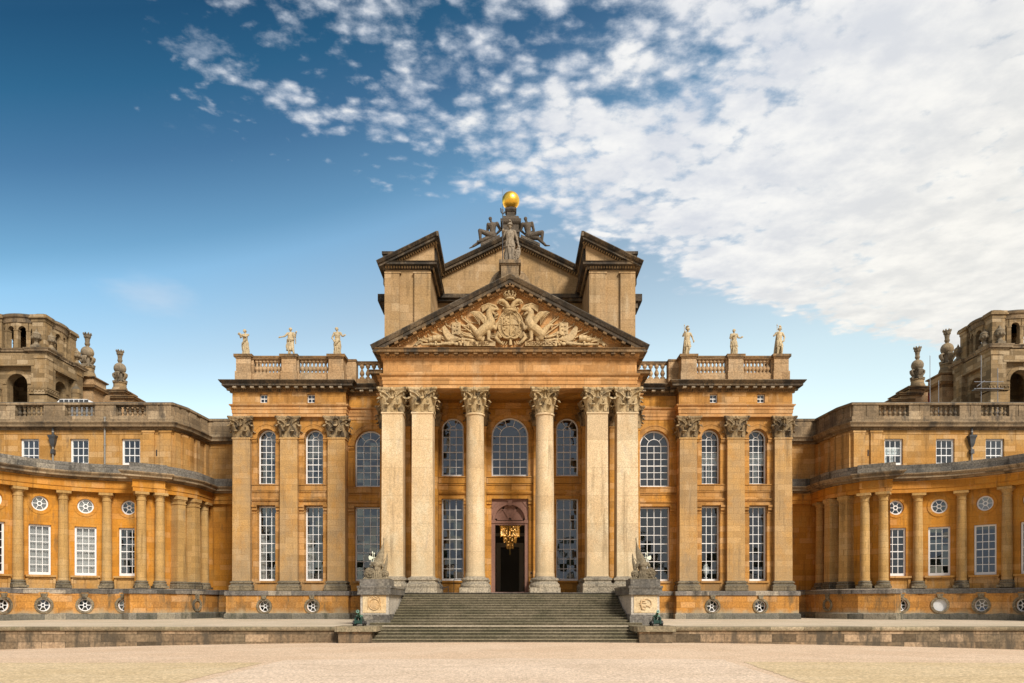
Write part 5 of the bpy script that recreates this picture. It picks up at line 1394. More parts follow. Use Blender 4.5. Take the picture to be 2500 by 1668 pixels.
for sg in (-1,1):
    X = lambda q: 1158+sg*q
    m.tube([T3(X(110),690,.12),T3(X(150),640,.18),T3(X(170),690,.2),T3(X(130),740,.2),T3(X(90),765,.18)], [22*K,30*K,26*K,20*K,10*K], 8)
    m.tube([T3(X(140),420,.1),T3(X(180),440,.16),T3(X(190),480,.12),T3(X(160),470,.14)], [14*K,18*K,12*K,6*K], 7)
    for i in range(5): m.tube([T3(X(150),400+i*14,.05),T3(X(215-i*5),395+i*22,.1)], [10*K,5*K], 6)
    for i in range(3): m.tube([T3(X(40+i*25),730,.12),T3(X(60+i*30),775,.16)], [8*K,5*K], 6)
m.tube([T3(1080,690,.25),T3(1120,705,.3),T3(1158,690,.3),T3(1195,705,.3),T3(1235,690,.25)], 13*K, 8)
m.tube([T3(1158,700,.2),T3(1158,780,.2)], [14*K,22*K], 8)
rel(m, 'scrollwork')
# coronet, two eagle heads, crown
m = MB(); x0, z0 = T2(1158, 385)
m.lathe([(84*K,-14*K),(90*K,0),(82*K,10*K),(88*K,22*K)], x0, YT-.02, 20, PI, 2*PI, cz=z0)
for i in range(7): m.ell(T3(1078+i*27, 350-abs(3-i)*-3, .16), (13*K,.05,17*K), 7, 5)
rel(m, 'coronet')
for sg in (-1,1):
    X = lambda q: 1152+sg*q; m = MB()
    m.chain([T3(X(20),350,.12),T3(X(45),300,.2),T3(X(85),272,.22),T3(X(115),275,.24)], (30*K,26*K,25*K,21*K))
    m.cap(T3(X(120),278,.25), 14*K, T3(X(143),292,.25), 8*K); m.cap(T3(X(143),292,.25), 8*K, T3(X(144),312,.24), 3*K); m.cap(T3(X(112),296,.24), 8*K, T3(X(128),306,.24), 4*K)
    for i in range(5): m.cap(T3(X(20+i*16),345-i*10,.14), 9*K, T3(X(52+i*15),335-i*6,.18), 5*K)
    sculpt(m, 'eagle_head', .02, M['relief'], RL, 1, sub=True)
m = MB(); x0, z0 = T2(1150, 248)
m.lathe([(58*K,-16*K),(64*K,-10*K),(58*K,-4*K),(58*K,12*K),(66*K,16*K),(62*K,22*K)], x0, YT-.12, 20, cz=z0)
for i in range(7): m.ell((x0+62*K*cos(PI+i*PI/6), YT-.12+62*K*sin(PI+i*PI/6), z0+30*K), (10*K,10*K,14*K), 7, 5)
for a in (20, 60, 100, 140, 170):
    a = R(a); d = (cos(a), -abs(sin(a)))
    m.tube([(x0+d[0]*r*K, YT-.12+d[1]*r*K, z0+h*K) for r, h in ((58,24),(74,48),(62,74),(30,78),(6,66))], 7*K, 6)
m.ell((x0, YT-.12, z0+78*K), 13*K, 8, 6); m.box(x0-4*K, x0+4*K, YT-.16, YT-.08, z0+88*K, z0+118*K); m.box(x0-14*K, x0+14*K, YT-.16, YT-.08, z0+98*K, z0+106*K)
m.tube([(x0,YT-.15,z0+10*K),(x0,YT-.15,z0+80*K)], [20*K,14*K], 8)
rel(m, 'crown')
# two winged beasts
for sg in (-1,1):
    X = lambda q: 1152-sg*(1152-q) if sg > 0 else 1152+(1152-q)
    Q = lambda px, py, d: T3(X(px), py, d)
    m = MB()
    m.chain([Q(805,690,.2),Q(800,655,.25),Q(850,612,.3),Q(905,575,.32),Q(935,520,.32),Q(915,455,.32),Q(912,412,.33),Q(940,385,.34)], [k*K for k in (42,52,56,58,52,40,34,34)], 12)
    m.chain([Q(805,690,.2),Q(835,718,.2),Q(850,690,.2),Q(828,676,.2)], [k*K for k in (36,24,17,11)])
    m.chain([Q(775,640,.2),Q(740,590,.16),Q(700,545,.15),Q(668,545,.15),Q(680,580,.15)], [k*K for k in (34,30,20,13,6)])
    m.chain([Q(940,385,.36),Q(985,378,.38),Q(1010,382,.38)], [k*K for k in (30,18,12)]); m.chain([Q(940,405,.36),Q(985,438,.38)], [k*K for k in (20,9)])
    m.cap(Q(920,365,.38), 10*K, Q(900,335,.36), 4*K); m.cap(Q(935,360,.38), 9*K, Q(925,330,.36), 4*K)
    m.chain([Q(900,600,.34),Q(910,670,.36),Q(905,720,.36),Q(930,735,.38)], [k*K for k in (34,22,17,14)])
    m.chain([Q(935,560,.34),Q(985,600,.36),Q(1000,545,.36),Q(1020,520,.36)], [k*K for k in (30,19,15,11)])
    for i in range(3): m.cap(Q(915,735,.38), 8*K, Q(935+i*14,742,.42-i*.03), 4*K)
    b = sculpt(m, 'winged_beast', .019, M['relief'], RL, 1, sub=True)
    wg = MB()
    for i in range(9):                                                        # nearer wing: fan of feathers
        t = i/8
        a = Q(868-8*t, 470+70*t, .34); mid = Q(790-40*(1-t)+20*t, 415+ 60*t+ (0 if i else -4), .30); e = Q(702+100*t, 408+140*t, .26)
        wg.tube([a, mid, e], [13*K,15*K,6*K], 7)
    wg.tube([Q(880,560,.36),Q(872,480,.36),Q(810,415,.32),Q(735,402,.28),Q(700,412,.26)], [18*K,18*K,15*K,11*K,7*K], 8)
    for i in range(8):                                                        # far wing behind the neck
        t = i/7; wg.tube([Q(1000,360,.16), Q(920-30*t,318+34*t,.16), Q(825+10*t,332+60*t,.12)], [9*K,13*K,6*K], 7)
    wg.tube([Q(1020,375,.2),Q(985,330,.2),Q(905,302,.18),Q(825,330,.14)], [12*K,14*K,11*K,7*K], 8)
    link('wing', wg.mesh('wing', M['relief'], ang=50), RL, sub=True)
# banners, draped colours, spears, drums, guns and shot either side
for sg in (-1,1):
    X = lambda q: q if sg < 0 else 2304-q
    Q = lambda px, py, d: T3(X(px), py, d)
    m = MB()
    for a, b in (((535,495),(760,665)),((600,460),(740,575)),((420,540),(640,660)),((330,600),(560,690)),((250,620),(430,700)),((215,665),(330,700)),((100,705),(260,750)),((170,690),(320,730)),((640,470),(700,520)),((560,600),(745,690)),((600,650),(750,720)),((930,640),(990,650)),((930,680),(1000,690)),((930,660),(995,668))):
        m.tube([Q(*a,.10), Q(*b,.14)], [8*K,8*K], 6)
        m.lathe([(3*K,0),(12*K,10*K),(2*K,30*K)], Q(*a,.1)[0], YT-.10, 6, cz=Q(*a,.1)[2])
    for i in range(12):
        a = 45+23*i; 
        if a > 330: break
        m.tube([Q(a, 775-i*8, .06), Q(a+90, 690-i*2, .10)], 6*K, 5)
    rw_ = random.Random(5 if sg < 0 else 9)
    for i in range(46):                                                       # close-packed staves, muskets and hafts filling the ground of the carving
        px = rw_.uniform(150, 980); top = 790 - (px-40)*.555
        py = rw_.uniform(max(top+90, 500), 745)
        if px > 760 and py < 640: continue
        L_ = rw_.uniform(45, 95); an = rw_.uniform(.15, .75)
        dx, dy = L_*cos(an), L_*sin(an)
        if py-dy < top+70: continue
        m.tube([Q(px-dx, py-dy*.9, .06+rw_.uniform(0,.06)), Q(px+dx*.6, min(775,py+dy*.6), .09)], [rw_.uniform(4,8)*K, rw_.uniform(5,9)*K], 6)
        if i % 3 == 0: m.ell(Q(px, py, .12), (16*K,.07,14*K), 8, 5)
    rel(m, 'sheaf_of_weapons')
    m = MB(); n = 8
    v = []
    for i in range(n+1):
        for j in range(2): v.append(Q(487+100*i/n, 515+ (6*i/n) + 135*j + 6*sin(i*1.4), .20+.03*sin(i*1.1+j)))
    m.add(v, [(2*i,2*i+1,2*i+3,2*i+2) for i in range(n)]); vb = [(a, YT, c) for a, b, c in v]
    m.add(v+vb, [(2*i,2*i+2,2*i+2+2*(n+1),2*i+2*(n+1)) for i in range(n)] + [(2*i+1,2*i+3,2*i+3+2*(n+1),2*i+1+2*(n+1)) for i in range(n)] + [(0,1,1+2*(n+1),2*(n+1)),(2*n,2*n+1,2*n+1+2*(n+1),2*n+2*(n+1))])
    for px, py in ((520,555),(550,600),(520,610),(555,560)): m.ell(Q(px,py,.24), (12*K,.03,9*K), 7, 5)
    rel(m, 'banner')
    m = MB()
    for i in range(7):                                                        # draped colours, folds hanging from the staff
        t = i/6
        m.tube([Q(382+18*t,572-3*i,.14), Q(400+70*t,650+10*t,.22), Q(440+110*t,712-8*t,.26), Q(505+90*t,742-30*t,.22)], [9*K,13*K,15*K,12*K], 7)
    rel(m, 'draped_flag')
    m = MB()
    for px, py, r, L in ((318,700,38,70),(255,715,26,44)):
        c0 = Q(px,py,.14); m.tube([(c0[0]-sg*0-L*K*.6, c0[1], c0[2]), (c0[0]+L*K*.6, c0[1], c0[2])], r*K, 16); 
        for q in (-.6,0,.6): m.tube([(c0[0]+q*L*K-.02, c0[1], c0[2]), (c0[0]+q*L*K+.02, c0[1], c0[2])], r*K*1.08, 16)
    rel(m, 'drums')
    m = MB()
    for a, b, r in (((140,770),(330,768),17),((320,772),(520,752),20),((600,700),(745,735),18),((600,735),(740,765),18),((620,660),(730,690),14),((560,760),(640,740),16)):
        A, B = Q(*a,.22), Q(*b,.2); A, B = Vector(A), Vector(B); r *= K
        m.tube([A, A+(B-A)*.04, A+(B-A)*.06, A+(B-A)*.5, A+(B-A)*.52, A+(B-A)*.9, B], [r*.9,r*.9,r*.66,r*.8,r*.95,r*1.05,r*.5], 10)
    rel(m, 'gun_barrels')
    m = MB()
    for px, py in ((85,782),(305,752),(300,776),(590,778),(575,752),(700,775),(650,778)): m.ell(Q(px,py,.28), 17*K, 10, 7)
    for px, py, r in ((460,760,24),(540,765,22),(620,715,20)): m.ell(Q(px,py,.22), (r*K*1.4,.1,r*K), 9, 6)
    rel(m, 'shot_and_helmets')
# motto ribbon
for txt, xa, xb in (('FIEL PERO', 625, 985), ('DESDICHADO', 1325, 1690)):
    m = MB(); n = 12
    v = []
    for i in range(n+1):
        a = T3(xa+(xb-xa)*i/n, 742, .32+.03*sin(i*.9)); b = T3(xa+(xb-xa)*i/n, 792, .32+.03*sin(i*.9)); v += [a, b, (a[0],YT,a[2]), (b[0],YT,b[2])]
    f = []
    for i in range(n):
        k = 4*i; f += [(k,k+1,k+5,k+4),(k,k+4,k+6,k+2),(k+1,k+3,k+7,k+5)]
    m.add(v, f+[(0,2,3,1),(4*n,4*n+1,4*n+3,4*n+2)])
    r_ = rel(m, 'ribbon')
    vv, ff = text_faces(txt, 52*K, .025); c0 = T2((xa+xb)/2, 782); mm = MB()
    mm.add([(c0[0]+p[0], YT-.35-p[2], c0[1]+p[1]) for p in vv], ff)
    rel(mm, 'motto_lettering', M['bed'])
# ------------------------------------------------------------------ ground, terrace, steps
def ground_z(x, y):
    t = max(0.0, min(1.0, (y-30)/12)); t = t*t*(3-2*t)
    return -.00052*x*x*t if abs(x) < 60 else -.00052*3600*t
def ground_mat(name, c1, c2, c3, fine):
    m, t = newmat(name); g = t.n('NewGeometry'); pos = g.outputs['Position']
    col = t.mix(t.ramp(t.noise(pos, .22, 5, .6), .35, .65), c1, c2)
    col = t.mix(t.math('MULTIPLY', t.ramp(t.noise(t.scaled(pos, (.25,1.2,1)), 1.0, 6, .65), .48, .66), .5), col, c3)
    f = t.noise(pos, fine, 3, .7); vo = t.n('TexVoronoi'); vo.inputs['Scale'].default_value = fine*1.2; t.l(pos, vo.inputs['Vector'])
    k = t.math('ADD', t.math('MULTIPLY', t.ramp(f, .3, .7), .50), .74)
    col = t.mix(1.0, col, k, 'MULTIPLY')
    sv = t.n('SeparateColor'); t.l(vo.outputs['Color'], sv.inputs[0])
    col = t.mix(1.0, col, t.math('ADD', t.math('MULTIPLY', sv.outputs[0], .46), .77), 'MULTIPLY')
    # faint tracks across the court
    sp = t.n('SeparateXYZ'); t.l(pos, sp.inputs[0])
    wob = t.n('VectorMath', operation='ADD'); nv = t.n('TexNoise'); nv.inputs['Scale'].default_value = .12; t.l(pos, nv.inputs['Vector'])
    sc_ = t.n('VectorMath', operation='SCALE'); t.l(nv.outputs['Color'], sc_.inputs[0]); sc_.inputs['Scale'].default_value = 9.0
    t.l(pos, wob.inputs[0]); t.l(sc_.outputs[0], wob.inputs[1])
    for sx_, sy_, thr_, amt in ((.10,2.2,.56,.30),(.9,.16,.60,.22)):
        tr = t.ramp(t.noise(t.scaled(wob.outputs[0], (sx_,sy_,1)), 1.3, 3, .6), thr_, thr_+.12)
        col = t.mix(t.math('MULTIPLY', tr, amt), col, tuple(q*.66 for q in c2))
    st_ = t.ramp(t.noise(pos, 3.1, 2, .5), .70, .76)                              # odd larger stones and scuffs
    col = t.mix(t.math('MULTIPLY', st_, .35), col, tuple(q*.55 for q in c2))
    b = t.n('BsdfPrincipled'); b.inputs['Roughness'].default_value = .95; b.inputs['Specular IOR Level'].default_value = .1
    t.l(col, b.inputs['Base Color'])
    bp = t.n('Bump'); bp.inputs['Strength'].default_value = .5; bp.inputs['Distance'].default_value = .03
    t.l(t.math('ADD', f, t.math('MULTIPLY', vo.outputs['Distance'], -.6)), bp.inputs['Height']); t.l(bp.outputs[0], b.inputs['Normal'])
    t.out(b.outputs[0]); return m
GP = ground_mat('pink_gravel', (.62,.46,.32), (.57,.41,.275), (.52,.375,.25), 14)
GY = ground_mat('yellow_gravel', (.565,.43,.26), (.515,.385,.22), (.59,.46,.29), 11)
GC = ground_mat('pale_gravel', (.64,.495,.365), (.58,.44,.315), (.52,.395,.275), 12)
m = MB()
xs = [-400,-200,-120,-80,-60] + [-50+2.5*i for i in range(41)] + [60,80,120,200,400]
ys = [-400,-150,-50,-10,10,20] + [24+1.5*i for i in range(14)] + [60,120,400]
v = [(x,y,ground_z(x,y) - (0 if y < 44 else .3)) for y in ys for x in xs]; n = len(xs)
m.add(v, [(j*n+i, j*n+i+1, (j+1)*n+i+1, (j+1)*n+i) for j in range(len(ys)-1) for i in range(n-1)])
tag(m.build('ground', GP), kind='structure')
def patch(name, pts, mat, z):
    """gravel area with a slightly ragged edge"""
    out = []
    for a, b in zip(pts, pts[1:]+pts[:1]):
        L = math.hypot(b[0]-a[0], b[1]-a[1]); k = max(2, int(L/.35)) if L < 60 else 12
        for i in range(k):
            t = i/k; out.append((a[0]+(b[0]-a[0])*t + random.uniform(-.06,.06), a[1]+(b[1]-a[1])*t + random.uniform(-.10,.10)))
    q = MB(); tri = tessellate_polygon([[Vector((x,y,0)) for x,y in out]]); q.add([(x,y,z) for x,y in out], [tuple(t) for t in tri])
    tag(q.build(name, mat, smooth=False), kind='structure')
patch('gravel_bed', [(-60,28.2),(-60,-20),(-9.0,-20),(-9.05,22),(-9.0,28.0),(-25,28.0)], GY, .008)
patch('gravel_bed', [(60,27.2),(26,27.4),(14,28.1),(8.6,28.3),(8.1,22),(7.8,-20),(60,-20)], GY, .008)
patch('gravel_path', [(-8.6,29.4),(-8.6,-20),(7.5,-20),(7.8,22),(8.2,29.6),(0,30.2)], GC, .006)

YW = 43.2
m = MB()
m.add([(-70,YW,.87),(-7.74,YW,.87),(-7.74,44.6,.872),(7.24,44.6,.872),(7.24,YW,.87),(70,YW,.87),(70,56,.96),(7.24,56,.96),(-7.74,56,.96),(-70,56,.96),(-70,76,.96),(70,76,.96)],
      [(0,1,2,8,9),(2,3,7,8),(4,5,6,7,3),(9,8,7,6,11,10)])
tag(m.build('terrace', M['pave'], smooth=False), kind='structure')
for s in (-1,1):
    sd = 'left' if s < 0 else 'right'
    W = thing('retaining_wall', f'low weathered stone terrace wall running off to the {sd} of the steps', 'wall', (s*30,YW,0))
    EX = .0 if s < 0 else -.52
    q = MB(s); q.box(9.55+EX, 60, YW, YW+.5, -2.2, .62); q.build('wall_face', M['rwall'], W)
    q = MB(s); q.sweep([(.0,.62),(.10,.64),(.16,.72),(.16,.84),(.12,.868),(-.9,.874),(-.9,.62)], [(9.6+EX,YW),(60,YW)]); q.build('coping', M['coping'], W)
    q = MB(s); q.box(7.72+EX, 9.55+EX, YW-.55, YW+.4, -.4, .60); q.build('end_block', M['rwall'], W)
    q = MB(s); q.slab([(7.42+EX,YW-.50),(7.60+EX,YW-.72),(9.72+EX,YW-.72),(9.78+EX,YW+1.6),(7.42+EX,YW+1.6)], .60, .90); q.build('end_cap', M['coping'], W)
# two flights
S = thing('stone_steps', 'broad mossy stone steps in two flights up to the portico', 'steps', (0,47,0))
ld = MB(); lo, up = MB(), MB(); lt, ut = MB(), MB()
nr = 5; rise = .87/nr
for i in range(nr):
    y = 42.9+.40*i; hw = 7.72 - .02*i
    z1 = rise*(i+1)
    lo.box(-hw, hw-.5, y, y+2.5, -.3+rise*i, z1-.04); (lt if i < nr-1 else ld).box(-hw, hw-.5, y-.04, y+(2.5 if i == nr-1 else .46), z1-.04, z1)
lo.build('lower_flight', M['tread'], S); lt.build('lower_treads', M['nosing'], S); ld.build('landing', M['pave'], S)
n2 = 13; y0 = 45.45; run = (51.45-y0)/(n2-1); r2 = (2.9-.88)/n2
for i in range(n2):
    y = y0+run*.93*i+(.42 if i > 5 else 0); z1 = .88+r2*(i+1); hw = 7.08 if i > 1 else 8.25-.25*i
    yb = y + .55 if i < 2 else y+1.2
    if i < 2: up.box(-hw, hw-.45, y-.25, y+.9, .85+r2*i, z1-.034); ut.box(-hw, hw-.45, y-.28, y+.5, z1-.034, z1)
    else: up.box(-hw, hw, y, y+1.2, .88+r2*i-.02, z1-.034); ut.box(-hw, hw, y-.03, y+run+(.5 if i == 5 else .05), z1-.034, z1)
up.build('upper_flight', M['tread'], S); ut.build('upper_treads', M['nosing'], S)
m = MB(); m.box(-9.4,9.4,51.5,57.3,.85,2.86); m.box(-8.7,8.7,51.4,57.5,2.86,2.9)
m.build('portico_floor', M['ledge'], P)

# flanking pedestals with their carved panels, and the stone trophies on top
def pedestal(s):
    sd = 'left' if s < 0 else 'right'
    G = thing('stair_pedestal', 'grey stone pedestal left of the steps with a carved round wreath panel' if s < 0 else 'grey stone pedestal right of the steps with a stained worn carved panel', 'pedestal', (s*8.05,48,.88))
    q = MB(s); q.box(7.2,8.88,45.55,51.5,1.5,2.75); q.box(7.2,8.86,45.62,51.5,.85,1.5); q.build('die', M['die'], G)
    q = MB(s); q.box(7.10,8.98,45.42,47.3,.86,1.40); q.box(7.14,8.94,45.48,47.25,1.40,1.52); q.build('plinth', M['greyst'], G)
    q = MB(s); q.box(7.06,9.02,45.38,51.6,2.76,3.16); q.box(7.02,9.06,45.34,51.6,3.10,3.22); q.box(7.04,9.04,45.36,51.6,2.70,2.80); q.box(7.16,8.92,45.50,47.4,3.222,3.62)
    q.build('cap', M['greyst'], G)
    q = MB(s); q.box(7.36,8.74,45.51,45.6,1.62,2.66); pn = q.build('carved_panel', M['panel'], G)
    q = MB(); x, z, y = s*8.05, 2.12, 45.49
    if s < 0:
        q.tube([(x+.32*cos(a), y, z+.32*sin(a)) for a in linspace(0, 2*PI, 33)], .035, 7)
        q.ell((x, y+.02, z), (.28,.03,.28), 20, 8)
        for i in range(7): q.ell((x-.15+.05*i, y-.01, z+.42+.05*sin(i*1.7)), (.05,.03,.045), 7, 5)
        for g in (-1,1): q.tube([(x+g*.12,y,z+.40),(x+g*.30,y,z+.42),(x+g*.36,y,z+.20),(x+g*.38,y,z-.30)], [.025,.03,.03,.02], 6)
    else:
        q.tube([(x+.05+.30*cos(a), y, z+.05+.26*sin(a)) for a in linspace(-1.0, 2.4, 20)], .035, 7)
        q.chain([(x-.30,y,z-.02),(x-.25,y,z+.2),(x-.05,y,z+.22)], (.05,.06,.045)); q.chain([(x-.25,y,z-.05),(x-.2,y,z-.28),(x-.05,y,z-.3)], (.06,.05,.04))
        for i in range(5): q.ell((x-.1+.09*i, y, z-.12-.05*sin(i*2)), (.05,.03,.05), 7, 5)
        q.tube([(x-.40,y,z+.08),(x-.2,y-.01,z+.1),(x+.05,y,z+.06)], .02, 6)
    link('carving', q.mesh('carving', stone('panel_carving_stone', (.56,.40,.23), (.5,.34,.18), (.55,.33,.13), blk=0.0, speck=.2)), pn, sub=True)
    # trophy of arms
    X = lambda v: s*-v                                                       # drawn for the left one
    tx, ty, tz = s*8.02, 46.4, 3.62
    Tt = thing('trophy_of_arms', 'carved stone trophy of arms on the left pedestal, pale axe leaning to the left' if s < 0 else 'carved stone trophy of arms on the right pedestal, pale axe leaning to the right', 'sculpture', (tx,ty,tz), 'stone trophies flanking the steps')
    g = 1 if s < 0 else -1
    A = lambda px, py, d=0: (tx+g*(px-.0), ty+d, tz+py)                      # local drawing coords, metres
    q = MB()                                                                 # cuirass with skirt of straps
    q.chain([A(-.02,.50),A(-.02,.70),A(-.02,.92)], (.24,.21,.25), 14); q.ell(A(-.02,.95), (.33,.2,.16), 14, 8); q.ell(A(-.02,1.08), (.16,.15,.10), 12, 7)
    q.cap(A(-.30,.98),.11,A(-.38,.82),.10); q.cap(A(.26,.98),.11,A(.34,.80),.10)
    q.ell(A(-.13,.86,-.17),(.12,.08,.10),10,6); q.ell(A(.09,.86,-.17),(.12,.08,.10),10,6); q.ell(A(-.02,.62,-.19),(.14,.07,.12),10,6)
    sculpt(q, 'cuirass', .022, M['troph'], Tt, 2)
    q = MB()
    for i in range(9): 
        a = PI + PI*i/8; q.tube([A(-.02+.24*cos(a),.52,.24*sin(a)),A(-.02+.30*cos(a),.28,.3*sin(a)),A(-.02+.33*cos(a),.03,.33*sin(a))], [.055,.06,.05], 6)
    q.lathe([(.26,.45),(.34,.0)], tx+g*-.02, ty, 16, cz=tz)
    q.build('strap_skirt', M['troph'], Tt)
    q = MB()                                                                 # furled standard behind, spear tip above
    n = 14; v = []
    prof = [(.36,2.32,.02,.02),(.33,2.10,.05,.06),(.26,1.75,.13,.10),(.17,1.45,.22,.14),(.07,1.20,.29,.17),(-.02,1.0,.30,.18),(-.02,.6,.24,.16)]
    for (cx, cz, rx, ry) in prof:
        for i in range(n):
            a = 2*PI*i/n; k = 1+.14*sin(5*a+cz*3); v.append(A(cx+rx*cos(a)*k, cz, .12+ry*sin(a)*k))
    f = [(r*n+i, r*n+(i+1)%n, (r+1)*n+(i+1)%n, (r+1)*n+i) for r in range(len(prof)-1) for i in range(n)] + [tuple(range(n)), tuple(len(prof)*n-1-i for i in range(n))]
    q.add(v, f); q.tube([A(.36,2.28,.12),A(.37,2.40,.12),A(.37,2.44,.12),A(.375,2.56,.12)], [.02,.03,.04,.005], 7)
    q.build('furled_standard', M['troph'], Tt)
    q = MB(); q.tube([A(.30,.30,.1),A(.46,.75,.05),A(.56,1.15,.05),A(.60,1.58,.05)], [.14,.12,.07,.02], 8); q.tube([A(.2,.8,.0),A(.48,1.30,0)], .02, 6)
    q.build('second_standard', M['troph'], Tt)
    q = MB()                                                                 # leaning shields
    for (px, pz, r, d, tl) in ((-.42,.36,.34,-.22,-12),(.50,.32,.22,-.16,14)):
        Mx = Matrix.Rotation(R(g*tl), 3, 'Y') @ Matrix.Rotation(R(14), 3, 'X')
        def AD(p): w_ = Mx @ Vector(p); c0 = A(px, pz, d); return (c0[0]+w_.x, c0[1]+w_.y, c0[2]+w_.z)
        e = MB(); e.ell((0,0,0), (r*.92,.07,r*1.0), 20, 10); e.tube([(r*.92*cos(a),0,r*sin(a)) for a in linspace(0,2*PI,25)], .028, 6); e.ell((0,-.06,0),(r*.28,.06,r*.3),10,6)
        for i in range(8): e.ell((r*.6*cos(i*PI/4),-.05,r*.6*sin(i*PI/4)),(.05,.03,.05),6,5)
        q.add([AD(p) for p in e.v], e.f)
    q.build('shields', M['troph'], Tt)
    q = MB()
    for px, pz, r in ((-.72,.07,.08),(-.60,.07,.06),(.58,.08,.09),(.72,.06,.07),(.44,.08,.07),(.02,.05,.06),(.16,.06,.06),(-.2,.05,.05)): q.ell(A(px,pz,-.28), r, 10, 7)
    q.box(tx-.80, tx+.80, ty-.42, ty+.5, tz-.0, tz+.06)
    q.build('shot_and_base', M['troph'], Tt)
    q = MB()                                                                 # pale axes and lance
    q.tube([A(-.16,.60,-.02),A(-.30,1.58,-.02)], .018, 6); q.tube([A(-.17,.6,.05),A(-.20,1.50,.05)], .016, 6); q.tube([A(-.28,.75,-.05),A(-.35,1.22,-.05)], .018, 6)
    for a, zt in ((-.30,1.56),(-.20,1.48),(-.35,1.20)): q.lathe([(.012,0),(.045,.05),(.004,.17)], A(a,0)[0], ty, 8, cz=tz+zt)
    ax = [(-.27,1.36),(-.48,1.46),(-.53,1.34),(-.50,1.22),(-.44,1.17),(-.26,1.28)]
    pl = [(tx+g*a, tz+b) for a, b in ax]; q.prism(pl if g > 0 else list(reversed(pl)), ty-.04, ty+.0)
    q.tube([A(-.26,1.31),A(-.12,1.33)], .02, 6); q.tube([A(-.45,.92,-.05),A(-.20,.97,-.05)], .018, 6)
    q.build('axes', M['axe'], Tt)
pedestal(-1); pedestal(1)

# the two small guns on the terrace edge
def gun(s):
    sd = 'left' if s < 0 else 'right'
    x, y, z = (-8.55 if s < 0 else 8.32), 43.5, .905
    G = thing('cannon', f'small verdigris bronze cannon on a dark green carriage, {sd} of the steps', 'cannon', (x,y,z), 'small cannons on the terrace edge')
    yaw = R(-2)*s                                                            # muzzle turned outwards
    c, n_ = cos(yaw), sin(yaw)
    def L(p): p = [.9*q for q in p]; return (x+p[0]*c - p[1]*n_, y+p[0]*n_ + p[1]*c, z+p[2])
    def put(mb, name, mat): 
        mb.v = [L(p) for p in mb.v]; return mb.build(name, mat, G)
    b = MB(); el = R(12)
    pts = [(0,-.62,.92),(0,-.56,.895),(0,-.50,.87),(0,-.40,.83),(0,.05,.64),(0,.10,.62),(0,.5,.46),(0,.6,.42),(0,.68,.39),(0,.76,.36)]
    b.tube(pts, [.085,.10,.085,.08,.10,.115,.125,.13,.06,.045], 18); b.ell((0,.80,.345),.05,8,6)
    for p, r in ((pts[0],.105),(pts[4],.118),(pts[6],.14)): b.tube([p,(p[0],p[1]+.05,p[2]-.02)], r, 18)
    b.tube([(-.22,.12,.61),(.22,.12,.61)], .045, 10)
    put(b, 'barrel', M['bronze'])
    b = MB(); b.tube([(0,-.645,.93),(0,-.60,.91)], .052, 12); put(b, 'bore', M['black'])
    b = MB()
    for q in (-1,1):
        pr = [(-.42,.12),(-.42,.50),(-.10,.56),(.22,.56),(.22,.44),(.42,.44),(.42,.34),(.62,.34),(.62,.24),(.80,.24),(.80,.12)]
        v = [(q*.19-.045, a, h) for a, h in pr] + [(q*.19+.045, a, h) for a, h in pr]; k = len(pr)
        tri = tessellate_polygon([[Vector((a,h,0)) for a,h in pr]])
        b.add(v, [tuple(t) for t in tri] + [tuple(i+k for i in reversed(t)) for t in tri] + [(i,(i+1)%k,(i+1)%k+k,i+k) for i in range(k)])
    b.box(-.15,.15,-.36,-.22,.16,.36); b.box(-.15,.15,.55,.70,.12,.26)
    put(b, 'carriage', M['green'])
    for q in (-1,1):
        for a in (-.24,.56):
            b = MB(); r = .17 if a < 0 else .14
            for xx, rr in ((.25,r),(.345,r)): pass
            b.tube([(q*.25,a,r),(q*.35,a,r)], r, 18); b.tube([(q*.25,a,r),(q*.385,a,r)], .05, 10)
            put(b, 'wheel', M['wheel'])
    b = MB(); 
    for a in (-.24,.56): b.tube([(-.3,a,.15),(.3,a,.15)], .035, 8)
    put(b, 'axles', M['wheel'])
gun(-1); gun(1)
for o in ():
    pass

# chandelier in the hall, seen through the door
C_ = thing('chandelier', 'tiered gold crystal chandelier glowing inside the dark entrance hall', 'chandelier', (0,60.5,5.8))
def emat(name, c, e, st):
    m, t = newmat(name); b = t.n('BsdfPrincipled'); b.inputs['Base Color'].default_value = (*c,1); b.inputs['Roughness'].default_value = .25
    b.inputs['Emission Color'].default_value = (*e,1); b.inputs['Emission Strength'].default_value = st; t.out(b.outputs[0]); return m
CR = emat('crystal_drops', (.5,.33,.12), (1,.42,.06), .07); BU = emat('lit_bulbs', (1,.8,.5), (1,.55,.15), 1.0); CF = plain('brass', (.5,.30,.08), .35, .9)
rc = random.Random(3); zt = 8.75
for i, (r, z1, z0) in enumerate(((.92,8.50,8.30),(.74,8.30,7.45),(.50,7.45,6.95),(.25,6.95,6.45))):
    q = MB(); n = max(14, int(r*46))
    for k in range(n):
        a = 2*PI*k/n; zz = z0+rc.uniform(-.03,.12)
        q.lathe([(.006,zz),(.028,zz+.05),(.026,z1-.03),(.006,z1)], r*cos(a), 60.5+r*sin(a), 5)
        for j in range(int((z1-z0)/.16)):
            if rc.random() < .6: q.ell((r*1.02*cos(a), 60.5+r*1.02*sin(a), z0+.1+.16*j+rc.uniform(-.04,.04)), .036, 6, 4)
    q.build('crystal_tier', CR, C_)
    q = MB(); q.lathe([(r*.96,z1-.02),(r*1.02,z1-.02),(r*1.02,z1+.03),(r*.96,z1+.03),(r*.96,z1-.02)], 0, 60.5, 28); q.build('ring', CF, C_)
q = MB()
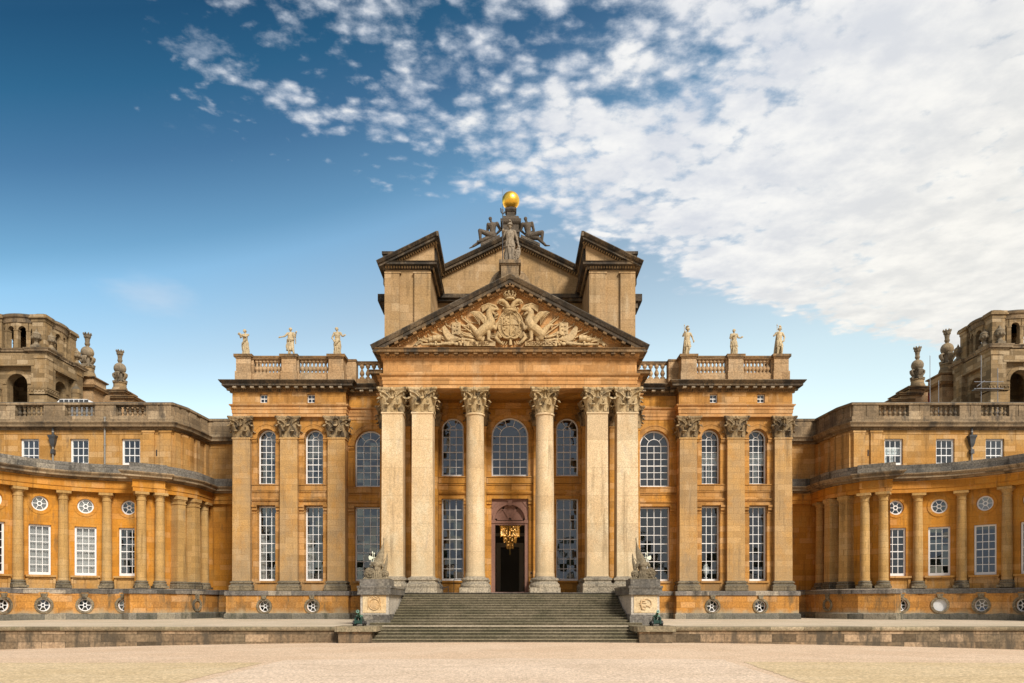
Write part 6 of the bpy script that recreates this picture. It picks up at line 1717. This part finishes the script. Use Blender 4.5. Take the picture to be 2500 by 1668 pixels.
for (r, z, n) in ((.68,8.1,9),(.72,7.9,8),(.65,7.62,9),(.42,7.3,6),(.46,7.1,5),(.2,6.85,3)):
    for k in range(n):
        a = 2*PI*(k+rc.random()*.6)/n; q.ell((r*cos(a), 60.5+r*sin(a), z+rc.uniform(-.09,.09)), .036, 6, 5)
q.build('bulbs', BU, C_)
q = MB(); q.tube([(0,60.5,6),(0,60.5,12.9)], .02, 6); q.build('chain', CF, C_)
lp = bpy.data.lights.new('chandelier_light', 'POINT'); lp.energy = 90; lp.color = (1,.72,.4); lp.shadow_soft_size = .35
lo_ = bpy.data.objects.new('chandelier_light', lp); COL.objects.link(lo_); lo_.location = (0,60.5,7.6)
# small stand and slack chain left of the door
q = MB()
for x in (-4.02,-3.38): q.tube([(x,55.0,2.9),(x,55.0,3.9)], .022, 6)
q.tube([(-4.02,55,3.89),(-3.38,55,3.89)], .022, 6); q.tube([(-4.02,55,2.93),(-3.38,55,2.93)], .022, 6)
tag(q.build('frame_stand', M['green'], None), 'thin dark green metal frame stand beside the left round column', 'stand')
q = MB(); q.tube([(-5.15,54.6,3.95),(-5.05,54.6,3.55),(-4.85,54.6,3.35),(-4.6,54.6,3.30),(-4.4,54.6,3.38)], .03, 6); q.tube([(-5.15,54.6,2.9),(-5.15,54.6,3.95)], .03, 6)
q.tube([(-5.15,54.55,3.75),(-4.95,54.6,3.28),(-4.62,54.6,3.18)], .025, 6); q.tube([(-4.4,54.6,2.9),(-4.4,54.6,3.40)], .025, 6)
tag(q.build('rope_barrier', M['black'], None), 'slack dark chain barrier between short posts under the portico', 'barrier')

# far trees across the court behind the viewer: the photograph shows them mirrored in the lower windows
tl = MB(); rt = random.Random(11)
for i in range(150):
    x = -150+2*i; y = -150+rt.uniform(-8,8); h = 8+5*math.sin(x*.05)+rt.uniform(-2,5)
    tl.tube([(x,y,-1),(x,y,h*.5)], .35, 6)
    for k in range(5): tl.ell((x+rt.uniform(-3,3), y+rt.uniform(-3,3), h*rt.uniform(.35,.95)), (rt.uniform(1.6,3.2), rt.uniform(1.6,3), rt.uniform(1.5,2.8)), 8, 6)
tag(tl.build('treeline', plain('far_foliage', (.045,.06,.025), .9, var=.4, scale=1.5), smooth=False), kind='stuff')

# things standing just inside the windows
def lamp(x, y, z, lab, glow=False):
    L_ = thing('table_lamp', lab, 'lamp', (x,y,z), None)
    q = MB(); q.lathe([(.10,0),(.10,.03),(.03,.06),(.05,.2),(.03,.42),(.02,.5)], x, y, 12, cz=z); q.build('stand', CF, L_)
    q = MB(); q.lathe([(.26,.42),(.14,.78)], x, y, 16, cz=z); q.build('lamp_shade', emat('lit_shade', (.9,.7,.3), (1,.6,.08), 2.2) if glow else M['blind'], L_)
lamp(-18.75, 61.7, 4.6, 'cream lampshade inside the outer ground floor window of the left pavilion')
lamp(-15.0+.1, 61.7, 4.6, 'cream lampshade inside the inner ground floor window of the left pavilion')
lamp(38.55, 61.6, 12.95, 'small glowing yellow lamp in an upper window of the right wing', True)
q = MB(); q.lathe([(.16,0),(.18,.05),(.08,.12),(.07,.2),(.24,.42),(.28,.7),(.22,.95),(.14,1.05),(.18,1.15)], 15.75, 61.7, 18, cz=4.2)
tag(q.build('white_vase', M['blind'], None), 'tall white vase inside a ground floor window of the right pavilion', 'vase')
# ------------------------------------------------------------------ sky, sun, camera
AZ, EL = R(30), R(38)                                                       # sun: behind the viewer's right shoulder
sd = Vector((sin(AZ)*cos(EL), -cos(AZ)*cos(EL), sin(EL)))
sun = bpy.data.lights.new('sun', 'SUN'); sun.energy = 3.1; sun.angle = R(17); sun.color = (1,.95,.87)
so = bpy.data.objects.new('sun', sun); COL.objects.link(so); so.location = (30,-20,60)
so.rotation_euler = sd.to_track_quat('Z', 'Y').to_euler()
wd = bpy.data.worlds.new('World'); SC.world = wd; wd.use_nodes = True
t = NT.__new__(NT); t.t = wd.node_tree; t.t.nodes.clear()
sk = t.n('TexSky'); sk.sky_type = 'NISHITA'; sk.sun_disc = False; sk.sun_elevation = EL
sk.sun_rotation = math.atan2(sd.x, sd.y); sk.air_density = 1.0; sk.dust_density = .6; sk.ozone_density = 1.6; sk.altitude = 100
tc = t.n('TexCoord'); dv = tc.outputs['Generated']
sp = t.n('SeparateXYZ'); t.l(dv, sp.inputs[0])
dz = t.math('MAXIMUM', sp.outputs[2], .04)
u = t.math('DIVIDE', sp.outputs[0], dz); v = t.math('DIVIDE', sp.outputs[1], dz)
uv = t.n('CombineXYZ'); t.l(u, uv.inputs[0]); t.l(v, uv.inputs[1])
UV = uv.outputs[0]
# altocumulus sheet: covers the sky right of one edge and nearer than another
warp = t.noise(UV, 2.2, 4, .6)
warp2 = t.noise(t.scaled(UV, (1,1,1), (3.3,8.1,0)), 5.5, 3, .6)
wv = t.math('ADD', t.math('MULTIPLY', t.math('SUBTRACT', warp, .5), .75), t.math('MULTIPLY', t.math('SUBTRACT', warp2, .5), .35))
e1 = t.math('ADD', t.math('ADD', u, .60), wv)                                 # left edge
e2 = t.math('ADD', t.math('SUBTRACT', t.math('ADD', t.math('MULTIPLY', u, .56), 2.10), v), t.math('MULTIPLY', wv, .5))   # far edge
c1 = t.ramp(e1, -.28, .52); c2 = t.ramp(e2, -.06, .22)
solid = t.ramp(e1, .45, 1.5)                                                   # thickens to the right
cover = t.math('MULTIPLY', c1, c2)
behind = t.ramp(sp.outputs[1], .05, -.12)                                     # grey bank behind the viewer, seen only mirrored in the windows
cells = t.n('TexVoronoi'); cells.feature = 'SMOOTH_F1'; cells.inputs['Scale'].default_value = 24; cells.inputs['Smoothness'].default_value = .6
dis = t.n('VectorMath', operation='ADD'); nz = t.n('TexNoise'); nz.inputs['Scale'].default_value = 16; nz.inputs['Detail'].default_value = 4; t.l(UV, nz.inputs['Vector'])
sc = t.n('VectorMath', operation='SCALE'); t.l(nz.outputs['Color'], sc.inputs[0]); sc.inputs['Scale'].default_value = .075
t.l(UV, dis.inputs[0]); t.l(sc.outputs[0], dis.inputs[1]); t.l(dis.outputs[0], cells.inputs['Vector'])
puff = t.math('SUBTRACT', 1.0, t.math('MULTIPLY', cells.outputs['Distance'], 1.25))
fb = t.noise(t.scaled(UV, (1,1,1), (1.7,4.2,0)), 7.5, 9, .66)
fbc = t.math('MULTIPLY', t.math('SUBTRACT', fb, .5), 2.3)
clu = t.math('MULTIPLY', t.math('SUBTRACT', t.noise(t.scaled(UV, (1,1,1), (6.1,.7,0)), 2.6, 3, .5), .5), 1.35)
dens = t.math('ADD', t.math('ADD', t.math('MULTIPLY', puff, .75), fbc), clu)      # about -.3 .. .9, mean .25
thr = t.math('SUBTRACT', t.math('SUBTRACT', 1.12, t.math('MULTIPLY', cover, .95)), t.math('MULTIPLY', solid, .80))
exc = t.math('SUBTRACT', dens, thr)
mask = t.math('MULTIPLY', t.ramp(exc, -.28, .68), t.ramp(cover, .0, .12))
# thin wisps beyond the sheet
wis = t.math('MULTIPLY', t.ramp(t.noise(t.scaled(UV, (3.2,3.2,1), (9,2,0)), 1.6, 7, .62), .60, .76), t.ramp(t.math('ADD', t.math('ADD', u, .78), t.math('MULTIPLY', wv, .4)), -.1, .12))
wis = t.math('MULTIPLY', t.math('MULTIPLY', wis, t.ramp(v, 1.75, 1.35)), .45)
b0 = t.n('VectorMath', operation='DISTANCE'); t.l(t.scaled(UV, (1,.7,1)), b0.inputs[0]); b0.inputs[1].default_value = (-1.17,2.50*.7,0)   # one pale smudge low on the left
sm = t.math('MULTIPLY', t.ramp(t.math('ADD', b0.outputs['Value'], t.math('MULTIPLY', wv, .35)), .17, .02), .34)
mask = t.math('MAXIMUM', mask, t.math('MAXIMUM', wis, sm))
mask = t.math('MAXIMUM', mask, t.math('MULTIPLY', behind, t.ramp(t.noise(dv, 2.6, 5, .6), .30, .50, .55, 1.0)))
# Sun-lit cloud colour: whiter where dense, greyer under the thick far right
shade = t.ramp(t.noise(t.scaled(UV, (1,1,1), (5,5,0)), 7, 6, .6), .30, .72, .0, 1.0)
lit = t.mix(t.math('MULTIPLY', shade, .85), (4.2,4.4,4.8), (6.0,5.95,5.8))
lit = t.mix(t.math('MULTIPLY', t.ramp(exc, .55, .1), .6), lit, (3.7,4.2,5.0))
lit = t.mix(t.math('MULTIPLY', t.ramp(u, .35, 1.3), .8), lit, t.mix(shade, (4.9,4.85,4.6), (6.0,5.85,5.45)))
cr = t.n('ValToRGB'); el = cr.color_ramp.elements
for i, (p, c) in enumerate(((.20,(2.9,1.85,1.13)),(.25,(2.7,1.75,1.10)),(.393,(1.80,1.29,.90)),(.48,(1.25,1.2,.96)),(.51,(.86,.95,.80)),(.58,(.43,.58,.56)),(.634,(.21,.45,.455)),(.68,(.14,.33,.36)),(.9,(.5,.6,.6)))):
    e_ = el[i] if i < 2 else el.new(p)
    e_.position = p; e_.color = (c[0]/3, c[1]/3, c[2]/3, 1)
t.l(t.math('SUBTRACT', sp.outputs[2], t.math('MULTIPLY', sp.outputs[0], .30)), cr.inputs[0])
skc = t.mix(1.0, t.mix(1.0, sk.outputs[0], cr.outputs[0], 'MULTIPLY'), (2.4,3.0,3.36), 'MULTIPLY')
lit = t.mix(t.math('MULTIPLY', behind, .33), lit, (.9,.95,1.05))
col = t.mix(mask, skc, lit)
bg = t.n('Background'); bg.inputs['Strength'].default_value = .1; t.l(col, bg.inputs['Color'])
wo = t.n('OutputWorld'); t.l(bg.outputs[0], wo.inputs['Surface'])

cam = bpy.data.cameras.new('camera'); co = bpy.data.objects.new('camera', cam); COL.objects.link(co); SC.camera = co
co.location = (0,0,2.16); co.rotation_euler = (R(90),0,0)
cam.sensor_width = 36; cam.lens = 36*1872/2500; cam.shift_x = (1250-1245)/2500; cam.shift_y = (1474-834)/2500
cam.clip_start = .1; cam.clip_end = 2000
SC.render.engine = 'CYCLES'
SC.cycles.use_denoising = True
SC.cycles.max_bounces = 8; SC.cycles.transparent_max_bounces = 12
vs = SC.view_settings; vs.view_transform = 'Standard'; vs.look = 'None'; vs.exposure = 0.72; vs.gamma = 1.0
SC.render.film_transparent = False
